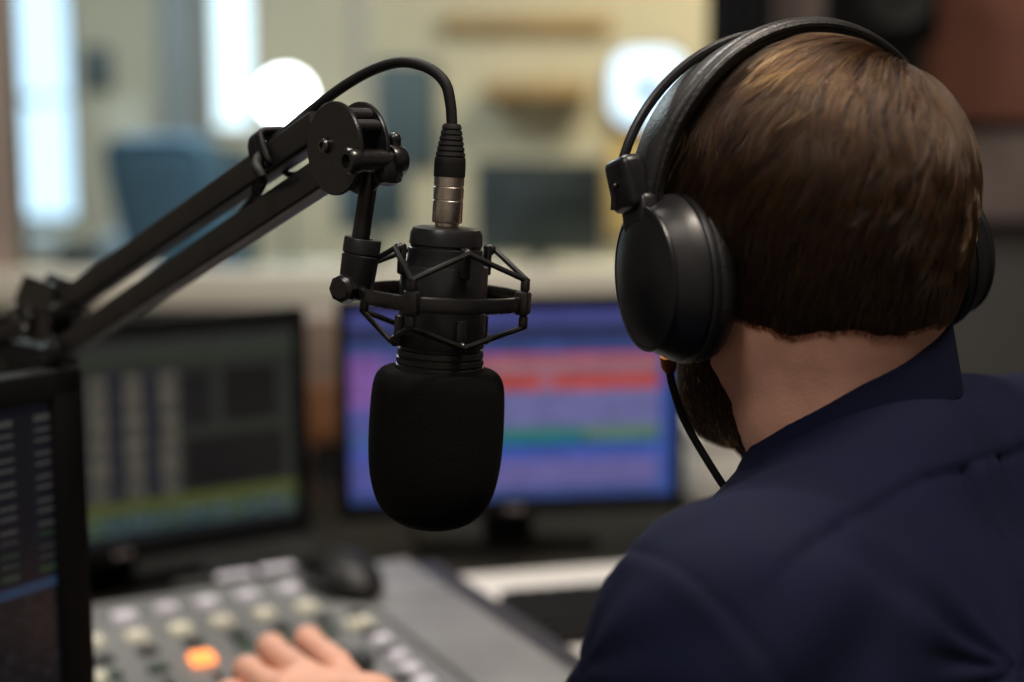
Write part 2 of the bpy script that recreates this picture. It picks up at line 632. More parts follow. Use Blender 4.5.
h1 = far_rect((-60, -40), (80, 222))
h2 = far_rect((204, -60), (258, 132))
h3 = far_rect((350, -40), (364, 100))
h1 = (h1[0], h1[1], h1[2], 2.2)
h2 = (h2[0], h2[1], h2[2], 2.2)
h3 = (h3[0], h3[1], h3[2], 2.2)
wall_holes('wall_far', X0 - 1, X1 + 1, 0, CZ, YF + 0.06, 0.12, [h1, h2, h3], M['far_wall'])
for i, (h, gm, lab) in enumerate(((h1, 'blue_glass', 'tall blue-tinted daylight window at the left of the far wall'),
                                  (h2, 'clear_glass', 'narrow white daylight window glaring beside the globe lamp'),
                                  (h3, 'blue_glass', 'very narrow pale blue window right of the globe lamp'))):
    w = thing('window_%d' % (i + 2), lab, 'window', ((h[0] + h[1]) / 2, YF, h[2]))
    w['kind'] = 'structure'
    obj('window_pane', B(((h[0] + h[1]) / 2, YF + 0.06, (h[2] + h[3]) / 2), (h[1] - h[0] - .002, 0.008, h[3] - h[2] - .002)), M[gm], w, world=True)
    bm = bmesh.new()
    fw = 0.022
    for xx in (h[0] + fw / 2, h[1] - fw / 2):
        box(bm, (xx, YF + 0.02, (h[2] + h[3]) / 2), (fw, 0.05, h[3] - h[2] - .002), 0.003)
    for zz in (h[2] + fw / 2, h[3] - fw / 2):
        box(bm, ((h[0] + h[1]) / 2, YF + 0.02, zz), (h[1] - h[0] - 2 * fw, 0.05, fw), 0.003)
    if i == 0:
        box(bm, ((h[0] + h[1]) / 2, YF + 0.02, at(40, 98, YF).z), (h[1] - h[0] - 2 * fw, 0.04, 0.012), 0.003)
    obj('window_frame', bm, M['far_grey' if i == 0 else 'frame'], w, world=True)
    if i == 0:
        p = at(22, 100, YF - 0.03)
        bm = B(p, (0.10, 0.02, 0.03), 0.006)
        box(bm, (p.x - 0.045, YF - 0.015, p.z), (0.02, 0.05, 0.05), 0.005)
        obj('window_handle', bm, M['slate'], w, world=True)

a, b = at(160, 100, YF - 0.3), at(196, 100, YF - 0.3)
struct('column_1', B(((a.x + b.x) / 2, YF - 0.15, CZ / 2), (b.x - a.x, 0.29, CZ), 0.01), M['far_grey'])

# ------------------------------------------------------------------ the room beyond the glass
def flat_box(name, label, cat, p0, p1, Y, depth, m, floor=None, group=None, bev=0.006):
    r = far_rect(p0, p1, Y)
    z0 = r[2] if floor is None else floor
    t = thing(name, label, cat, ((r[0] + r[1]) / 2, Y + depth / 2, z0), group=group)
    return t, r, z0


# long white counter with a plinth
CT = 0.80
t = thing('white_counter', 'long white counter standing behind the glass, below the blue chair and dark monitors', 'counter', (-0.3, 4.75, 0))
obj('counter_top', B((-0.3, 4.75, CT - 0.02), (3.6, 0.7, 0.04), 0.008), M['white_gloss'], t, world=True)
obj('counter_front', B((-0.3, 4.5, (CT - 0.04) / 2), (3.4, 0.03, CT - 0.042), 0.004), M['white_gloss'], t, world=True)
for sx in (-2.0, 1.4):
    obj('leg', B((sx - 0.0, 4.95, (CT - .042) / 2), (0.06, 0.3, CT - 0.044), 0.005), M['far_grey'], t, world=True)

# globe lamp on the counter
gp = at(286, 97, 4.62)
t = thing('globe_lamp', 'lit white globe table lamp glowing beside the narrow bright window', 'lamp', (gp.x, 4.62, CT))
obj('lamp_base', lathe(bmesh.new(), [(0, 0), (0.07, 0), (0.07, 0.012), (0.012, 0.03), (0, 0.03)]), M['slate'], t)
obj('lamp_pole', tube(bmesh.new(), [(0, 0, 0.03), (0, 0, gp.z - CT - 0.07)], 0.008), M['slate'], t)
obj('globe_shade', sphere(bmesh.new(), (0, 0, gp.z - CT), 0.082, seg=32), M['globe'], t)


def desk_monitor(label, p0, p1, Y, m, rz=0.0, group=None):
    r = far_rect(p0, p1, Y)
    w, hgt = r[1] - r[0], r[3] - r[2]
    t = thing('computer_monitor', label, 'monitor', ((r[0] + r[1]) / 2, Y, CT), rz, group)
    zc = (r[2] + r[3]) / 2 - CT
    obj('back_shell', B((0, 0, zc), (w, 0.03, hgt), 0.012), m, t)
    obj('rear_bulge', B((0, -0.03, zc), (w * 0.6, 0.04, hgt * 0.6), 0.015), m, t)
    obj('stand_neck', B((0, 0.0, (zc - hgt / 2) / 2 + 0.01), (0.05, 0.025, max(0.02, zc - hgt / 2 - 0.02)), 0.004), M['dark_slate'], t)
    obj('stand_base', B((0, 0, 0.006), (0.2, 0.14, 0.011), 0.004), M['dark_slate'], t)
    return t


desk_monitor('big dark monitor seen from behind, centre of the far counter', (474, 160), (604, 256), 4.75, M['dark_slate'])
desk_monitor('slate blue monitor on the far counter, behind the boom arm joint', (336, 160), (408, 232), 4.8, M['slate'])

# blue chair in front of the counter
def ground_pt(px, Y):
    return at(px, 300, Y).x


cx = ground_pt(275, 3.9)
t = thing('office_chair', 'blue upholstered office chair with a reclined backrest beyond the glass', 'chair', (cx, 3.9, 0), rz=-0.7)
R = Matrix.Rotation(-0.30, 4, 'X')
bm = bmesh.new()
box(bm, (0, 0, 0.40), (0.42, 0.08, 0.80), 0.07, Matrix.Translation((0, -0.2, 0.46)) @ Matrix.Rotation(0.22, 4, 'X'), seg=4)
obj('backrest', bm, M['blue_fabric'], t)
obj('seat', B((0, 0.05, 0.45), (0.48, 0.46, 0.08), 0.035, seg=4), M['blue_fabric'], t)
bm = tube(bmesh.new(), [(0, 0, 0.1), (0, 0, 0.41)], 0.025)
obj('stem', bm, M['dark_slate'], t)
for k in range(5):
    a = 2 * PI * k / 5
    bm = tube(bmesh.new(), [(0.03 * math.cos(a), 0.03 * math.sin(a), 0.11), (0.28 * math.cos(a), 0.28 * math.sin(a), 0.065)], [0.022, 0.015])
    sphere(bm, (0.28 * math.cos(a), 0.28 * math.sin(a), 0.03), 0.029, seg=12)
    obj('leg', bm, M['dark_slate'], t)
for sx in (-1, 1):
    bm = tube(bmesh.new(), catmull([(sx * 0.24, 0.1, 0.44), (sx * 0.29, 0.1, 0.5), (sx * 0.29, 0.08, 0.64), (sx * 0.285, -0.12, 0.66)], 5), 0.018)
    obj('armrest', bm, M['dark_slate'], t)

# dark slate second chair-like monitor? a low dark cabinet top right of chair: printer on counter
pr = far_rect((196, 152), (250, 214), 4.7)
t = thing('printer', 'dark slate printer on the far counter, behind the blue chair', 'printer', ((pr[0] + pr[1]) / 2, 4.75, CT))
w_, h_ = pr[1] - pr[0], pr[3] - CT
obj('printer_body', B((0, 0, h_ / 2), (w_, 0.3, h_), 0.015), M['slate'], t)
obj('paper_tray', B((0, -0.19, 0.04), (w_ * .8, 0.08, 0.02), 0.004), M['dark_slate'], t)
obj('printer_lid', B((0, 0, h_ + 0.009), (w_ * 0.96, 0.28, 0.016), 0.005), M['dark_slate'], t)

# wall things
def wall_panel(name, label, cat, p0, p1, m, mframe=None, depth=0.03):
    r = far_rect(p0, p1, YF)
    t = thing(name, label, cat, ((r[0] + r[1]) / 2, YF - depth, r[2]))
    w, hgt = r[1] - r[0], r[3] - r[2]
    obj('board_face', B((0, 0.004, hgt / 2), (w - 0.03, 0.006, hgt - 0.03), 0.001), m, t)
    bm = bmesh.new()
    for sx in (-1, 1):
        box(bm, (sx * (w / 2 - 0.008), 0.013, hgt / 2), (0.016, 0.028, hgt), 0.003)
    for zz in (0.008, hgt - 0.008):
        box(bm, (0, 0.013, zz), (w - 0.03, 0.028, 0.016), 0.003)
    obj('board_frame', bm, mframe or m, t)
    return t


wall_panel('framed_picture', 'small dark framed picture on the beige far wall, between window and grey column', 'picture', (84, 48), (112, 90), M['slate'], M['dark_slate'])
wall_panel('notice_board', 'tall cream notice board under the dark picture on the far wall', 'board', (104, 100), (152, 232), M['board'], M['white_gloss'])
wall_panel('dark_board', 'dark slate board on the far wall behind the microphone cable', 'board', (376, 62), (438, 168), M['slate'], M['dark_slate'])
wall_panel('ochre_board', 'ochre yellow board on the far wall, below the lit wall screen', 'board', (608, 138), (646, 240), M['yellow'], M['tan'])

r = far_rect((484, 84), (588, 98), YF)
t = thing('wall_shelf', 'tan wooden shelf on the far wall, above the big dark monitor', 'shelf', ((r[0] + r[1]) / 2, YF - 0.11, r[2]))
obj('shelf_board', B((0, 0, (r[3] - r[2]) / 2), (r[1] - r[0], 0.2, r[3] - r[2]), 0.005), M['tan'], t)
for sx in (-0.35, 0.35):
    obj('bracket', B((sx * (r[1] - r[0]), 0.06, -0.03), (0.02, 0.08, 0.058), 0.003), M['tan'], t)
r = far_rect((440, 18), (610, 32), YF)
t = thing('picture_rail', 'long tan rail high on the far wall, above the tan shelf', 'rail', ((r[0] + r[1]) / 2, YF - 0.03, r[2]))
obj('rail_board', B((0, 0, (r[3] - r[2]) / 2), (r[1] - r[0], 0.05, r[3] - r[2]), 0.005), M['tan'], t)

# bright rounded wall screen with a dark blue mark
r = far_rect((612, 50), (684, 124), YF - 0.05)
t = thing('wall_screen', 'bright round-cornered wall screen glowing bluish white beside the headphones', 'screen', ((r[0] + r[1]) / 2, YF - 0.05, r[2]))
w_, h_ = r[1] - r[0], r[3] - r[2]
obj('screen_case', prism(bmesh.new(), rrect(w_ + .02, h_ + .02, 0.10, 8), -0.03, 0.0, Matrix.Translation((0, 0.0, h_ / 2)) @ Matrix.Rotation(PI / 2, 4, 'X')), M['slate'], t)
obj('screen_face', prism(bmesh.new(), rrect(w_, h_, 0.09, 8), 0.0, 0.006, Matrix.Translation((0, 0.0, h_ / 2)) @ Matrix.Rotation(PI / 2, 4, 'X')), emit_mat('lit_screen_white', (0.62, 0.78, 1.0, 1), 1.35), t)
mk = obj('screen_mark', prism(bmesh.new(), rrect(0.10, 0.10, 0.03, 4), 0.006, 0.009, Matrix.Translation((0.0, 0.0, h_ * 0.46)) @ Matrix.Rotation(PI / 2, 4, 'X')), emit_mat('screen_mark_blue', (0.05, 0.14, 0.42, 1), 0.6), t)

# small clutter at the left end of the counter
def small_box(name, label, cat, p0, p1, Y, d, m, lidm=None):
    r = far_rect(p0, p1, Y)
    t = thing(name, label, cat, ((r[0] + r[1]) / 2, Y, CT))
    w, hgt = r[1] - r[0], max(0.05, r[3] - CT)
    obj('box_body', B((0, 0, hgt * .4), (w, d, hgt * .8), 0.006), m, t)
    obj('lid', B((0, 0, hgt * .9 + .001), (w + .008, d + .008, hgt * .2 - .002), 0.005), lidm or m, t)
    return t


small_box('storage_box', 'small white lidded box at the left end of the far counter', 'box', (22, 236), (56, 262), 4.6, 0.15, M['white_gloss'], M['blind'])
small_box('storage_box', 'dark lidded box beside the white box on the far counter', 'box', (62, 244), (98, 268), 4.55, 0.15, M['dark_slate'])
small_box('storage_box', 'pale blue box right of the dark box on the far counter', 'box', (108, 234), (136, 262), 4.6, 0.15, M['blind'])

# ------------------------------------------------------------------ right side of the partition wall
def pleats(x0, x1, z0, z1, y):
    bm = bmesh.new()
    n = 60
    rows = 8
    fr, bk = [], []
    for j in range(rows + 1):
        z = z0 + (z1 - z0) * j / rows
        fr.append([bm.verts.new((x0 + (x1 - x0) * i / n, y + 0.018 * math.sin(i / n * 2 * PI * 5 + 0.4 * j / rows), z)) for i in range(n + 1)])
        bk.append([bm.verts.new((x0 + (x1 - x0) * i / n, y + 0.004 + 0.018 * math.sin(i / n * 2 * PI * 5 + 0.4 * j / rows), z)) for i in range(n + 1)])
    for g in (fr, bk):
        for j in range(rows):
            for i in range(n):
                bm.faces.new((g[j][i], g[j][i + 1], g[j + 1][i + 1], g[j + 1][i]))
    return bm


ca, cb = at(708, 20, YP - 0.13).x, at(776, 20, YP - 0.13).x
t = thing('curtain', 'dark curtain gathered at the right edge of the studio window', 'curtain', ((ca + cb) / 2, YP - 0.13, 1.03))
obj('curtain_cloth', pleats(ca, cb, 1.03, 2.3, YP - 0.13), M['curtain'], t, world=True)
obj('curtain_rod', tube(bmesh.new(), [(ca - 0.03, YP - 0.13, 2.32), (cb + 0.03, YP - 0.13, 2.32)], 0.01), M['black_metal'], t, world=True)


def acoustic(label, p0, p1, m):
    a, b = at(p0[0], p0[1], YP - 0.04), at(p1[0], p1[1], YP - 0.04)
    z0, z1 = min(a.z, b.z), max(a.z, b.z)
    t = thing('acoustic_panel', label, 'acoustic panel', ((a.x + b.x) / 2, YP - 0.03, z0))
    obj('fabric_face', B((0, 0, (z1 - z0) / 2), (b.x - a.x, 0.045, z1 - z0), 0.012), m, t)
    obj('edge_frame', B((0, 0.0245, (z1 - z0) / 2), (b.x - a.x + .012, 0.004, z1 - z0 + .012), 0.001), M['slate'], t)
    return t


acoustic('brown fabric acoustic panel on the wall right of the seated man', (936, -260), (1150, 122), M['wall_brown'])
acoustic('pinkish grey fabric panel between the curtain and black loudspeaker', (786, -250), (822, 105), M['panel_grey'])
acoustic('wide pale brown panel under the brown acoustic panel', (950, 132), (1150, 222), M['panel_grey'])

a, b = at(850, 30, YP - 0.2), at(936, 30, YP - 0.2)
zt = at(850, -90, YP - .2).z
zb = at(850, 44, YP - .2).z
t = thing('loudspeaker', 'black wall loudspeaker above the seated man, left of the brown panel', 'speaker', ((a.x + b.x) / 2, YP - 0.13, zb))
w_ = b.x - a.x
obj('cabinet', B((0, 0, (zt - zb) / 2), (w_, 0.17, zt - zb), 0.008), M['monitor'], t)
obj('woofer', lathe(bmesh.new(), [(0.06, 0), (0.058, 0.008), (0.05, 0.006), (0.02, -0.002 + .004), (0.0, 0.008)], Matrix.Translation((0, -0.085, 0.085)) @ Matrix.Rotation(PI / 2, 4, 'X')), M['cone'], t)
obj('tweeter', lathe(bmesh.new(), [(0.025, 0), (0.024, 0.006), (0.012, 0.004), (0.0, 0.009)], Matrix.Translation((0, -0.085, 0.19)) @ Matrix.Rotation(PI / 2, 4, 'X')), M['cone'], t)
obj('wall_bracket', B((0, 0.106, (zt - zb) / 2), (0.06, 0.04, 0.1), 0.004), M['black_metal'], t)

# ================================================================== DESK AND WHAT STANDS ON IT
DZ = 0.74
t = thing('studio_desk', 'dark laminate studio desk under the mixing console and monitors', 'desk', (0, 1.4, 0))
poly = [(-1.25, 0.55), (-0.42, 0.55), (-0.02, 0.93), (0.75, 1.02), (1.15, 1.02), (1.15, 2.25), (-1.25, 2.25)]
bm = prism(bmesh.new(), poly, DZ - 0.035, DZ)
bmesh.ops.bevel(bm, geom=bm.edges[:], offset=0.004, segments=2, affect='EDGES')
obj('desk_top', bm, M['desk'], t, world=True)
for lx, ly in ((-1.15, 0.65), (-1.15, 2.15), (1.05, 1.12), (1.05, 2.15)):
    obj('leg', B((lx, ly, (DZ - 0.036) / 2), (0.06, 0.06, DZ - 0.036), 0.006), M['deskleg'], t, world=True)
obj('modesty_panel', B((0, 2.2, 0.45), (2.2, 0.02, 0.5), 0.003), M['desk'], t, world=True)


def picture_panel(name, w, hgt, nu, nv, fn, m, parent, mtx):
    """Thin display panel; fn(u, v) gives the sRGB colour of the picture (u right, v up)."""
    vs, fs = [], []
    for j in range(nv + 1):
        for i in range(nu + 1):
            vs.append(tuple(mtx @ Vector(((i / nu - 0.5) * w, 0, (j / nv) * hgt))))
    for j in range(nv):
        for i in range(nu):
            k = j * (nu + 1) + i
            fs.append((k, k + 1, k + nu + 2, k + nu + 1))
    # give it a thickness: rear face and rim
    base = len(vs)
    for (i, j) in ((0, 0), (nu, 0), (nu, nv), (0, nv)):
        vs.append(tuple(mtx @ Vector(((i / nu - 0.5) * w, 0.004, (j / nv) * hgt))))
    fs.append((base + 3, base + 2, base + 1, base))
    o = obj(name, (vs, [], fs), m, parent, smooth=False)
    ca = o.data.color_attributes.new('picture', 'FLOAT_COLOR', 'CORNER')
    buf = []
    for j in range(nv):
        for i in range(nu):
            c = srgb(*fn((i + 0.5) / nu, (j + 0.5) / nv))
            buf += list(c) * 4
    buf += [0, 0, 0, 1] * 4
    ca.data.foreach_set('color', buf)
    return o


def monitor(label, right_px, Y, top_py, bot_py, width, yaw, bez, pic, nu, nv, smat, group=None, badge=True, edge='right'):
    """Flat monitor whose right (or left) outer edge stands at the given spot; yaw turns it about the vertical."""
    pt, pb = at(right_px, top_py, Y), at(right_px, bot_py, Y)
    z0, z1 = pb.z, pt.z
    hgt = z1 - z0
    d = Vector((math.cos(yaw), math.sin(yaw), 0))
    c = Vector((pt.x, Y, 0)) + d * (width / 2) * (-1 if edge == 'right' else 1)
    t = thing('computer_monitor', label, 'monitor', (c.x, c.y, DZ), yaw, group)
    zb = z0 - DZ
    bm = bmesh.new()
    bl, br, bt, bb = bez
    th = 0.022
    box(bm, (-width / 2 + bl / 2, 0, zb + hgt / 2), (bl, th, hgt), 0.004)
    box(bm, (width / 2 - br / 2, 0, zb + hgt / 2), (br, th, hgt), 0.004)
    box(bm, (0, 0, zb + hgt - bt / 2), (width - 0.004, th, bt), 0.004)
    box(bm, (0, 0, zb + bb / 2), (width - 0.004, th, bb), 0.004)
    obj('bezel', bm, M['monitor'], t)
    obj('back_shell', B((0, 0.021, zb + hgt / 2), (width - 0.01, 0.018, hgt - 0.01), 0.008), M['monitor'], t)
    picture_panel('screen', width - bl - br + .002, hgt - bt - bb + .002, nu, nv, pic, smat, t, Matrix.Translation(((bl - br) / 2, -0.006, zb + bb - .001)))
    obj('stand_neck', B((0, 0.05, (zb + 0.09) / 2 + 0.008), (0.06, 0.035, zb + 0.075), 0.006), M['monitor'], t)
    obj('stand_base', B((0, 0.12, 0.007), (0.22, 0.17, 0.013), 0.005), M['desk'], t)
    if badge:
        obj('badge', B((0.0, -th / 2 - 0.0008, zb + bb * 0.5), (0.02, 0.0016, 0.007), 0.0006), M['badge'], t, label='pale grey badge')
    return t


def n1(x, y, s=0.0):
    return mnoise.noise(Vector((x, y, s)))


def lerp3(a, b, t):
    return tuple(a[i] + (b[i] - a[i]) * t for i in range(3))


# --- centre monitor: coloured tracks
def pic_tracks(u, v):
    y = 1 - v                                   # 0 top .. 1 bottom
    n = n1(u * 9, y * 40, 1.0)
    n2 = n1(u * 30, y * 16, 5.0)
    if y < 0.07: c = (86, 92, 168)
    elif y < 0.17: c = (50, 58, 104)
    elif y < 0.235: c = (66, 92, 160)
    elif y < 0.26: c = (214, 70, 96)
    elif y < 0.33: c = (186, 130, 136)
    elif y < 0.345: c = (150, 110, 150)
    elif y < 0.43: c = (222, 86, 62) if not (0.585 < u < 0.62) else (190, 120, 140)
    elif y < 0.62: c = (128, 128, 188)
    elif y < 0.70: c = (48, 138, 124) if u < 0.72 else (104, 146, 110)
    elif y < 0.75: c = (34, 92, 190)
    elif y < 0.80: c = (92, 104, 200)
    elif y < 0.94: c = (122, 116, 184)
    else: c = (62, 88, 156)
    if u < 0.28 and 0.22 < y < 0.95:
        c = lerp3((92, 98, 186), c, 0.25)
        if u < 0.10 and y < 0.5: c = (150, 104, 186)
    if u > 0.955: c = (58, 92, 176)
    k = 1 + 0.14 * n + 0.10 * n2
    return tuple(min(255, max(0, q * k)) for q in c)


monitor('centre monitor showing blue, red and green audio tracks behind the microphone', 336, 1.6, 299, 520, 0.405, math.radians(8), (0.013, 0.013, 0.015, 0.020),
        pic_tracks, 110, 80, screen_mat('track_screen', 0.55), edge='left')


# --- left monitor: dark table with columns, black boxes, a lime bar and coloured icons
def pic_table(u, v):
    y = 1 - v
    base = (48, 50, 50)
    if y < 0.035: return (30, 31, 32)
    if y < 0.10: return (66, 70, 66) if n1(u * 40, y * 60) > -0.1 else (46, 50, 48)
    if y < 0.14: return (64, 72, 54)
    if y < 0.18: return (52, 56, 50)
    if y > 0.955: return (34, 40, 48)
    if y > 0.865:
        k = n1(u * 26, 3.1)
        c = (62, 86, 92) if k > -0.1 else (74, 96, 66)
        if n1(u * 70, y * 30, 2.0) > 0.25: c = (128, 146, 140)
        return c
    if y > 0.80: return (98, 106, 50)
    if u > 0.985: return (38, 40, 42)
    if u > 0.795:                         # right block
        if 0.20 < y < 0.47: return (13, 13, 14) if u < 0.95 else (50, 54, 50)
    if 0.68 < u < 0.762 and 0.20 < y < 0.47: return (24, 25, 26)
    if 0.685 < u < 0.965 and 0.53 < y < 0.78: return (13, 13, 14)
    if u > 0.675: return (52, 57, 50)
    # columns of text
    col = (u - 0.425) / 0.094 + 10
    f = (1.0 - (col - math.floor(col)))
    row = y * 46
    rf = row - math.floor(row)
    if f < 0.40: return (34, 38, 52)
    if rf < 0.5 and n1(math.floor(row) * 1.7, col * 9) > -0.25:
        return (148, 140, 122) if f < 0.9 else (110, 106, 98)
    return (48, 50, 52)


monitor('left monitor with a dark table of text and a lime green bar', 303, 1.6, 306, 531, 0.44, math.radians(33), (0.014, 0.016, 0.017, 0.022),
        pic_table, 150, 110, screen_mat('table_screen', 0.42))


# --- near monitor at the left edge
def pic_list(u, v):
    y = 1 - v
    if 0.585 < y < 0.625: return (58, 98, 142)
    if y > 0.625:
        return (26, 30, 38) if n1(u * 60, y * 60) < 0.2 else (48, 54, 62)
    if y < 0.03: return (30, 34, 46)
    row = y * 26
    rf = row - math.floor(row)
    col = u * 14
    f = col - math.floor(col)
    if 0.3 < rf < 0.60 and f > 0.58 and n1(math.floor(row) * 2.3, math.floor(col) * 1.9 + 0.3) > -0.35:
        return (112, 112, 110) if y < 0.42 else ((58, 92, 66) if n1(u * 20, y * 20) > -0.1 else (84, 88, 84))
    return (24, 30, 46) if f > 0.4 else (20, 25, 38)


monitor('near black monitor at the left edge, seen sharply from the side, with a blue bar', 73, 0.93, 364, 712, 0.47, math.radians(57), (0.02, 0.026, 0.020, 0.024),
        pic_list, 130, 90, screen_mat('list_screen', 0.20), badge=False)

# --- wooden loudspeaker between the two far monitors
p = at(322, 400, 1.92)
ztop = at(322, 318, 1.92).z
t = thing('wooden_speaker', 'brown wooden loudspeaker standing in the gap between the two far monitors', 'speaker', (p.x, 1.98, DZ), 0.25)
hh = ztop - DZ
obj('cabinet', B((0, 0, hh * 0.5), (0.13, 0.14, hh), 0.006), M['wood_pale'], t)
obj('front_panel', B((0, -0.0725, hh * 0.49), (0.122, 0.006, hh * 0.34), 0.002), M['wood'], t, label='orange-brown wooden front panel')
obj('woofer', lathe(bmesh.new(), [(0.036, 0), (0.035, 0.006), (0.031, 0.004), (0.015, 0.002), (0.0, 0.006)], Matrix.Translation((0, -0.07, 0.05)) @ Matrix.Rotation(PI / 2, 4, 'X')), M['cone'], t)

# ------------------------------------------------------------------ mixing console
KZ = 0.80
KYAW = math.radians(28.0)
KR = on_z(418, 556, KZ)                    # right rear corner of the top
kx = Vector((math.cos(KYAW), math.sin(KYAW), 0))
kp = Vector((math.sin(KYAW), -math.cos(KYAW), 0))    # towards the operator
KW, KD = 0.46, 0.46
con = thing('mixing_console', 'grey broadcast mixing console with rows of pale buttons under the hand', 'mixing console', (KR.x, KR.y, DZ), KYAW)
WI = WORLD[con.name].inverted()


def kloc(px, py, z=KZ):
    """Spot on the console top, in the console's own frame (x along the rows, -y towards the operator)."""
    return WI @ on_z(px, py, z)


TH = KZ - DZ
bm = bmesh.new()
prof = [(0.0, 0.0), (0.0, TH - 0.008), (-0.012, TH - 0.004), (-KD + 0.02, TH - 0.012), (-KD, TH - 0.03), (-KD, 0.0)]
for s in range(1):
    left = [bm.verts.new((-KW, y, z + 0.001)) for y, z in prof]
    right = [bm.verts.new((0.018, y, z + 0.001)) for y, z in prof]
    n = len(prof)
    for i in range(n):
        bm.faces.new((left[i], left[(i + 1) % n], right[(i + 1) % n], right[i]))
    bm.faces.new(left)
    bm.faces.new(right[::-1])
bmesh.ops.bevel(bm, geom=bm.edges[:], offset=0.004, segments=3, affect='EDGES')
obj('chassis', bm, M['console_body'], con)
# top plates
def plate(name, x0, x1, y0, y1, m, z=TH, th=0.006):
    # follows the gentle slope of the chassis top
    bm = bmesh.new()
    zz = lambda y: TH - 0.004 - (-(y) / KD) * 0.009
    P = [(x0, y0), (x1, y0), (x1, y1), (x0, y1)]
    lo = [bm.verts.new((x, y, zz(y))) for x, y in P]
    hi = [bm.verts.new((x, y, zz(y) + th)) for x, y in P]
    for i in range(4):
        bm.faces.new((lo[i], lo[(i + 1) % 4], hi[(i + 1) % 4], hi[i]))
    bm.faces.new(lo[::-1])
    bm.faces.new(hi)
    bmesh.ops.bevel(bm, geom=[e for e in bm.edges if all(v in hi for v in e.verts)], offset=0.0015, segments=2, affect='EDGES')
    return obj(name, bm, m, con)


ysplit = kloc(410, 598).y
xin = kloc(392, 618).x
plate('fader_panel', -KW + 0.006, xin - 0.003, -KD + 0.03, -0.006, M['console_top'])
plate('blank_panel', xin, -0.016, -KD + 0.03, ysplit - 0.002, M['console_side'])
plate('rear_panel', xin, -0.016, ysplit + 0.001, -0.006, M['console_side'])


def ktop(y):
    return TH + 0.002 - (-(y) / KD) * 0.009


def button(px, py, w, d, hgt, m, label=None, name='button'):
    q = kloc(px, py, KZ + 0.004)
    bm = bmesh.new()
    r = bmesh.ops.create_cube(bm, size=1.0)
    bmesh.ops.scale(bm, vec=(w, d, hgt), verts=r['verts'])
    for v in bm.verts:
        if v.co.z > 0:
            v.co.x *= 0.88
            v.co.y *= 0.86
    bmesh.ops.bevel(bm, geom=bm.edges[:], offset=min(w, d, hgt) * 0.18, segments=2, affect='EDGES')
    bmesh.ops.transform(bm, matrix=Matrix.Translation((q.x, q.y, ktop(q.y) + hgt / 2)), verts=bm.verts[:])
    return obj(name, bm, m, con, label=label)


for px, py in ((124, 616), (166, 608), (206, 602), (247, 595), (289, 588)):
    button(px, py, 0.021, 0.020, 0.006, M['btn_lilac'])
for px, py in ((92, 641), (136, 635), (180, 628), (221, 620), (264, 613), (306, 606)):
    button(px, py, 0.020, 0.020, 0.007, M['btn_cream'])
for px, py in ((148, 648), (194, 640), (238, 632), (282, 625), (324, 617), (104, 657)):
    button(px, py, 0.017, 0.014, 0.006, M['btn_dark'])
for px, py in ((158, 664), (246, 642), (290, 636), (329, 629), (112, 672)):
    button(px, py, 0.017, 0.014, 0.006, M['btn_green'])
button(202, 655, 0.021, 0.021, 0.007, M['btn_orange'], label='glowing orange button')
button(98, 674, 0.016, 0.016, 0.006, M['btn_cream'])
for px, py in ((359, 620), (381, 636), (398, 651), (410, 663), (424, 676)):
    button(px, py, 0.026 if px < 380 else 0.018, 0.017, 0.006, M['btn_lilac'] if px > 380 else M['btn_cream'])
for px, py in ((356, 610), (389, 645), (402, 671), (371, 628)):
    button(px, py, 0.016, 0.009, 0.005, M['btn_dark'])
for px, py in ((235, 575), (277, 568)):
    button(px, py, 0.038, 0.014, 0.004, M['btn_lilac'], name='display_strip')
button(193, 582, 0.038, 0.014, 0.004, M['btn_dark'], name='display_strip')


def fader(px, py, ln=0.10, cap=None):
    q = kloc(px, py)
    bm = bmesh.new()
    box(bm, (q.x, q.y - ln / 2, ktop(q.y - ln / 2) + 0.0008), (0.006, ln, 0.0022), 0.0006)
    s = obj('fader_slot', bm, M['slot'], con)
    cy = q.y - ln * (0.35 if cap is None else cap)
    bm = bmesh.new()
    box(bm, (q.x, cy, ktop(cy) + 0.011), (0.012, 0.022, 0.012), 0.002)
    box(bm, (q.x, cy, ktop(cy) + 0.004), (0.004, 0.006, 0.006))
    obj('fader_cap', bm, M['btn_dark'], con)


fader(337, 644, cap=0.62)
fader(165, 676, cap=0.9)
fader(214, 669, cap=0.8)
fader(122, 682, cap=0.8)
fader(256, 656, cap=0.9)

# ------------------------------------------------------------------ black mouse on the console's rear
mp = on_z(343, 587, KZ)
t = thing('computer_mouse', 'black rounded mouse resting on the rear of the grey console', 'mouse', (mp.x, mp.y, KZ + 0.0035), KYAW + 0.1)
f = Field((-0.05, -0.08, -0.005), (0.05, 0.08, 0.06), 0.003)
f.ell((0, 0, 0.006), (0.033, 0.058, 0.027), k=0.0)
f.op(lambda X, Y, Z: Z - 0.0, (-0.1, -0.1, -0.05), (0.1, 0.1, 0.02), 0, 'cut')
V, Q = f.mesh()
mo = np_mesh('mouse_shell', relax(V, Q, 2), Q, M['mouse'], t, world=False)
obj('scroll_wheel', lathe(bmesh.new(), [(0, -0.004), (0.008, -0.004), (0.009, 0), (0.008, 0.004), (0, 0.004)], M4((0, 0.030, 0.0225), frame_from((1, 0, 0)))), M['mouse_dark'], t)
obj('side_grip', sphere(bmesh.new(), (-0.0285, 0, 0.014), 0.02, scale=(0.35, 2.0, 0.7)), M['mouse_dark'], t)

# ------------------------------------------------------------------ keyboard on a white pad
yawd = math.radians(14)
kc = on_z(560, 631, DZ)
e0 = KR + kx * 0.026
e0.z = DZ
pu = Vector((math.cos(yawd), math.sin(yawd), 0))
pf = on_z(446, 582, DZ)                      # a spot on the pad's far edge
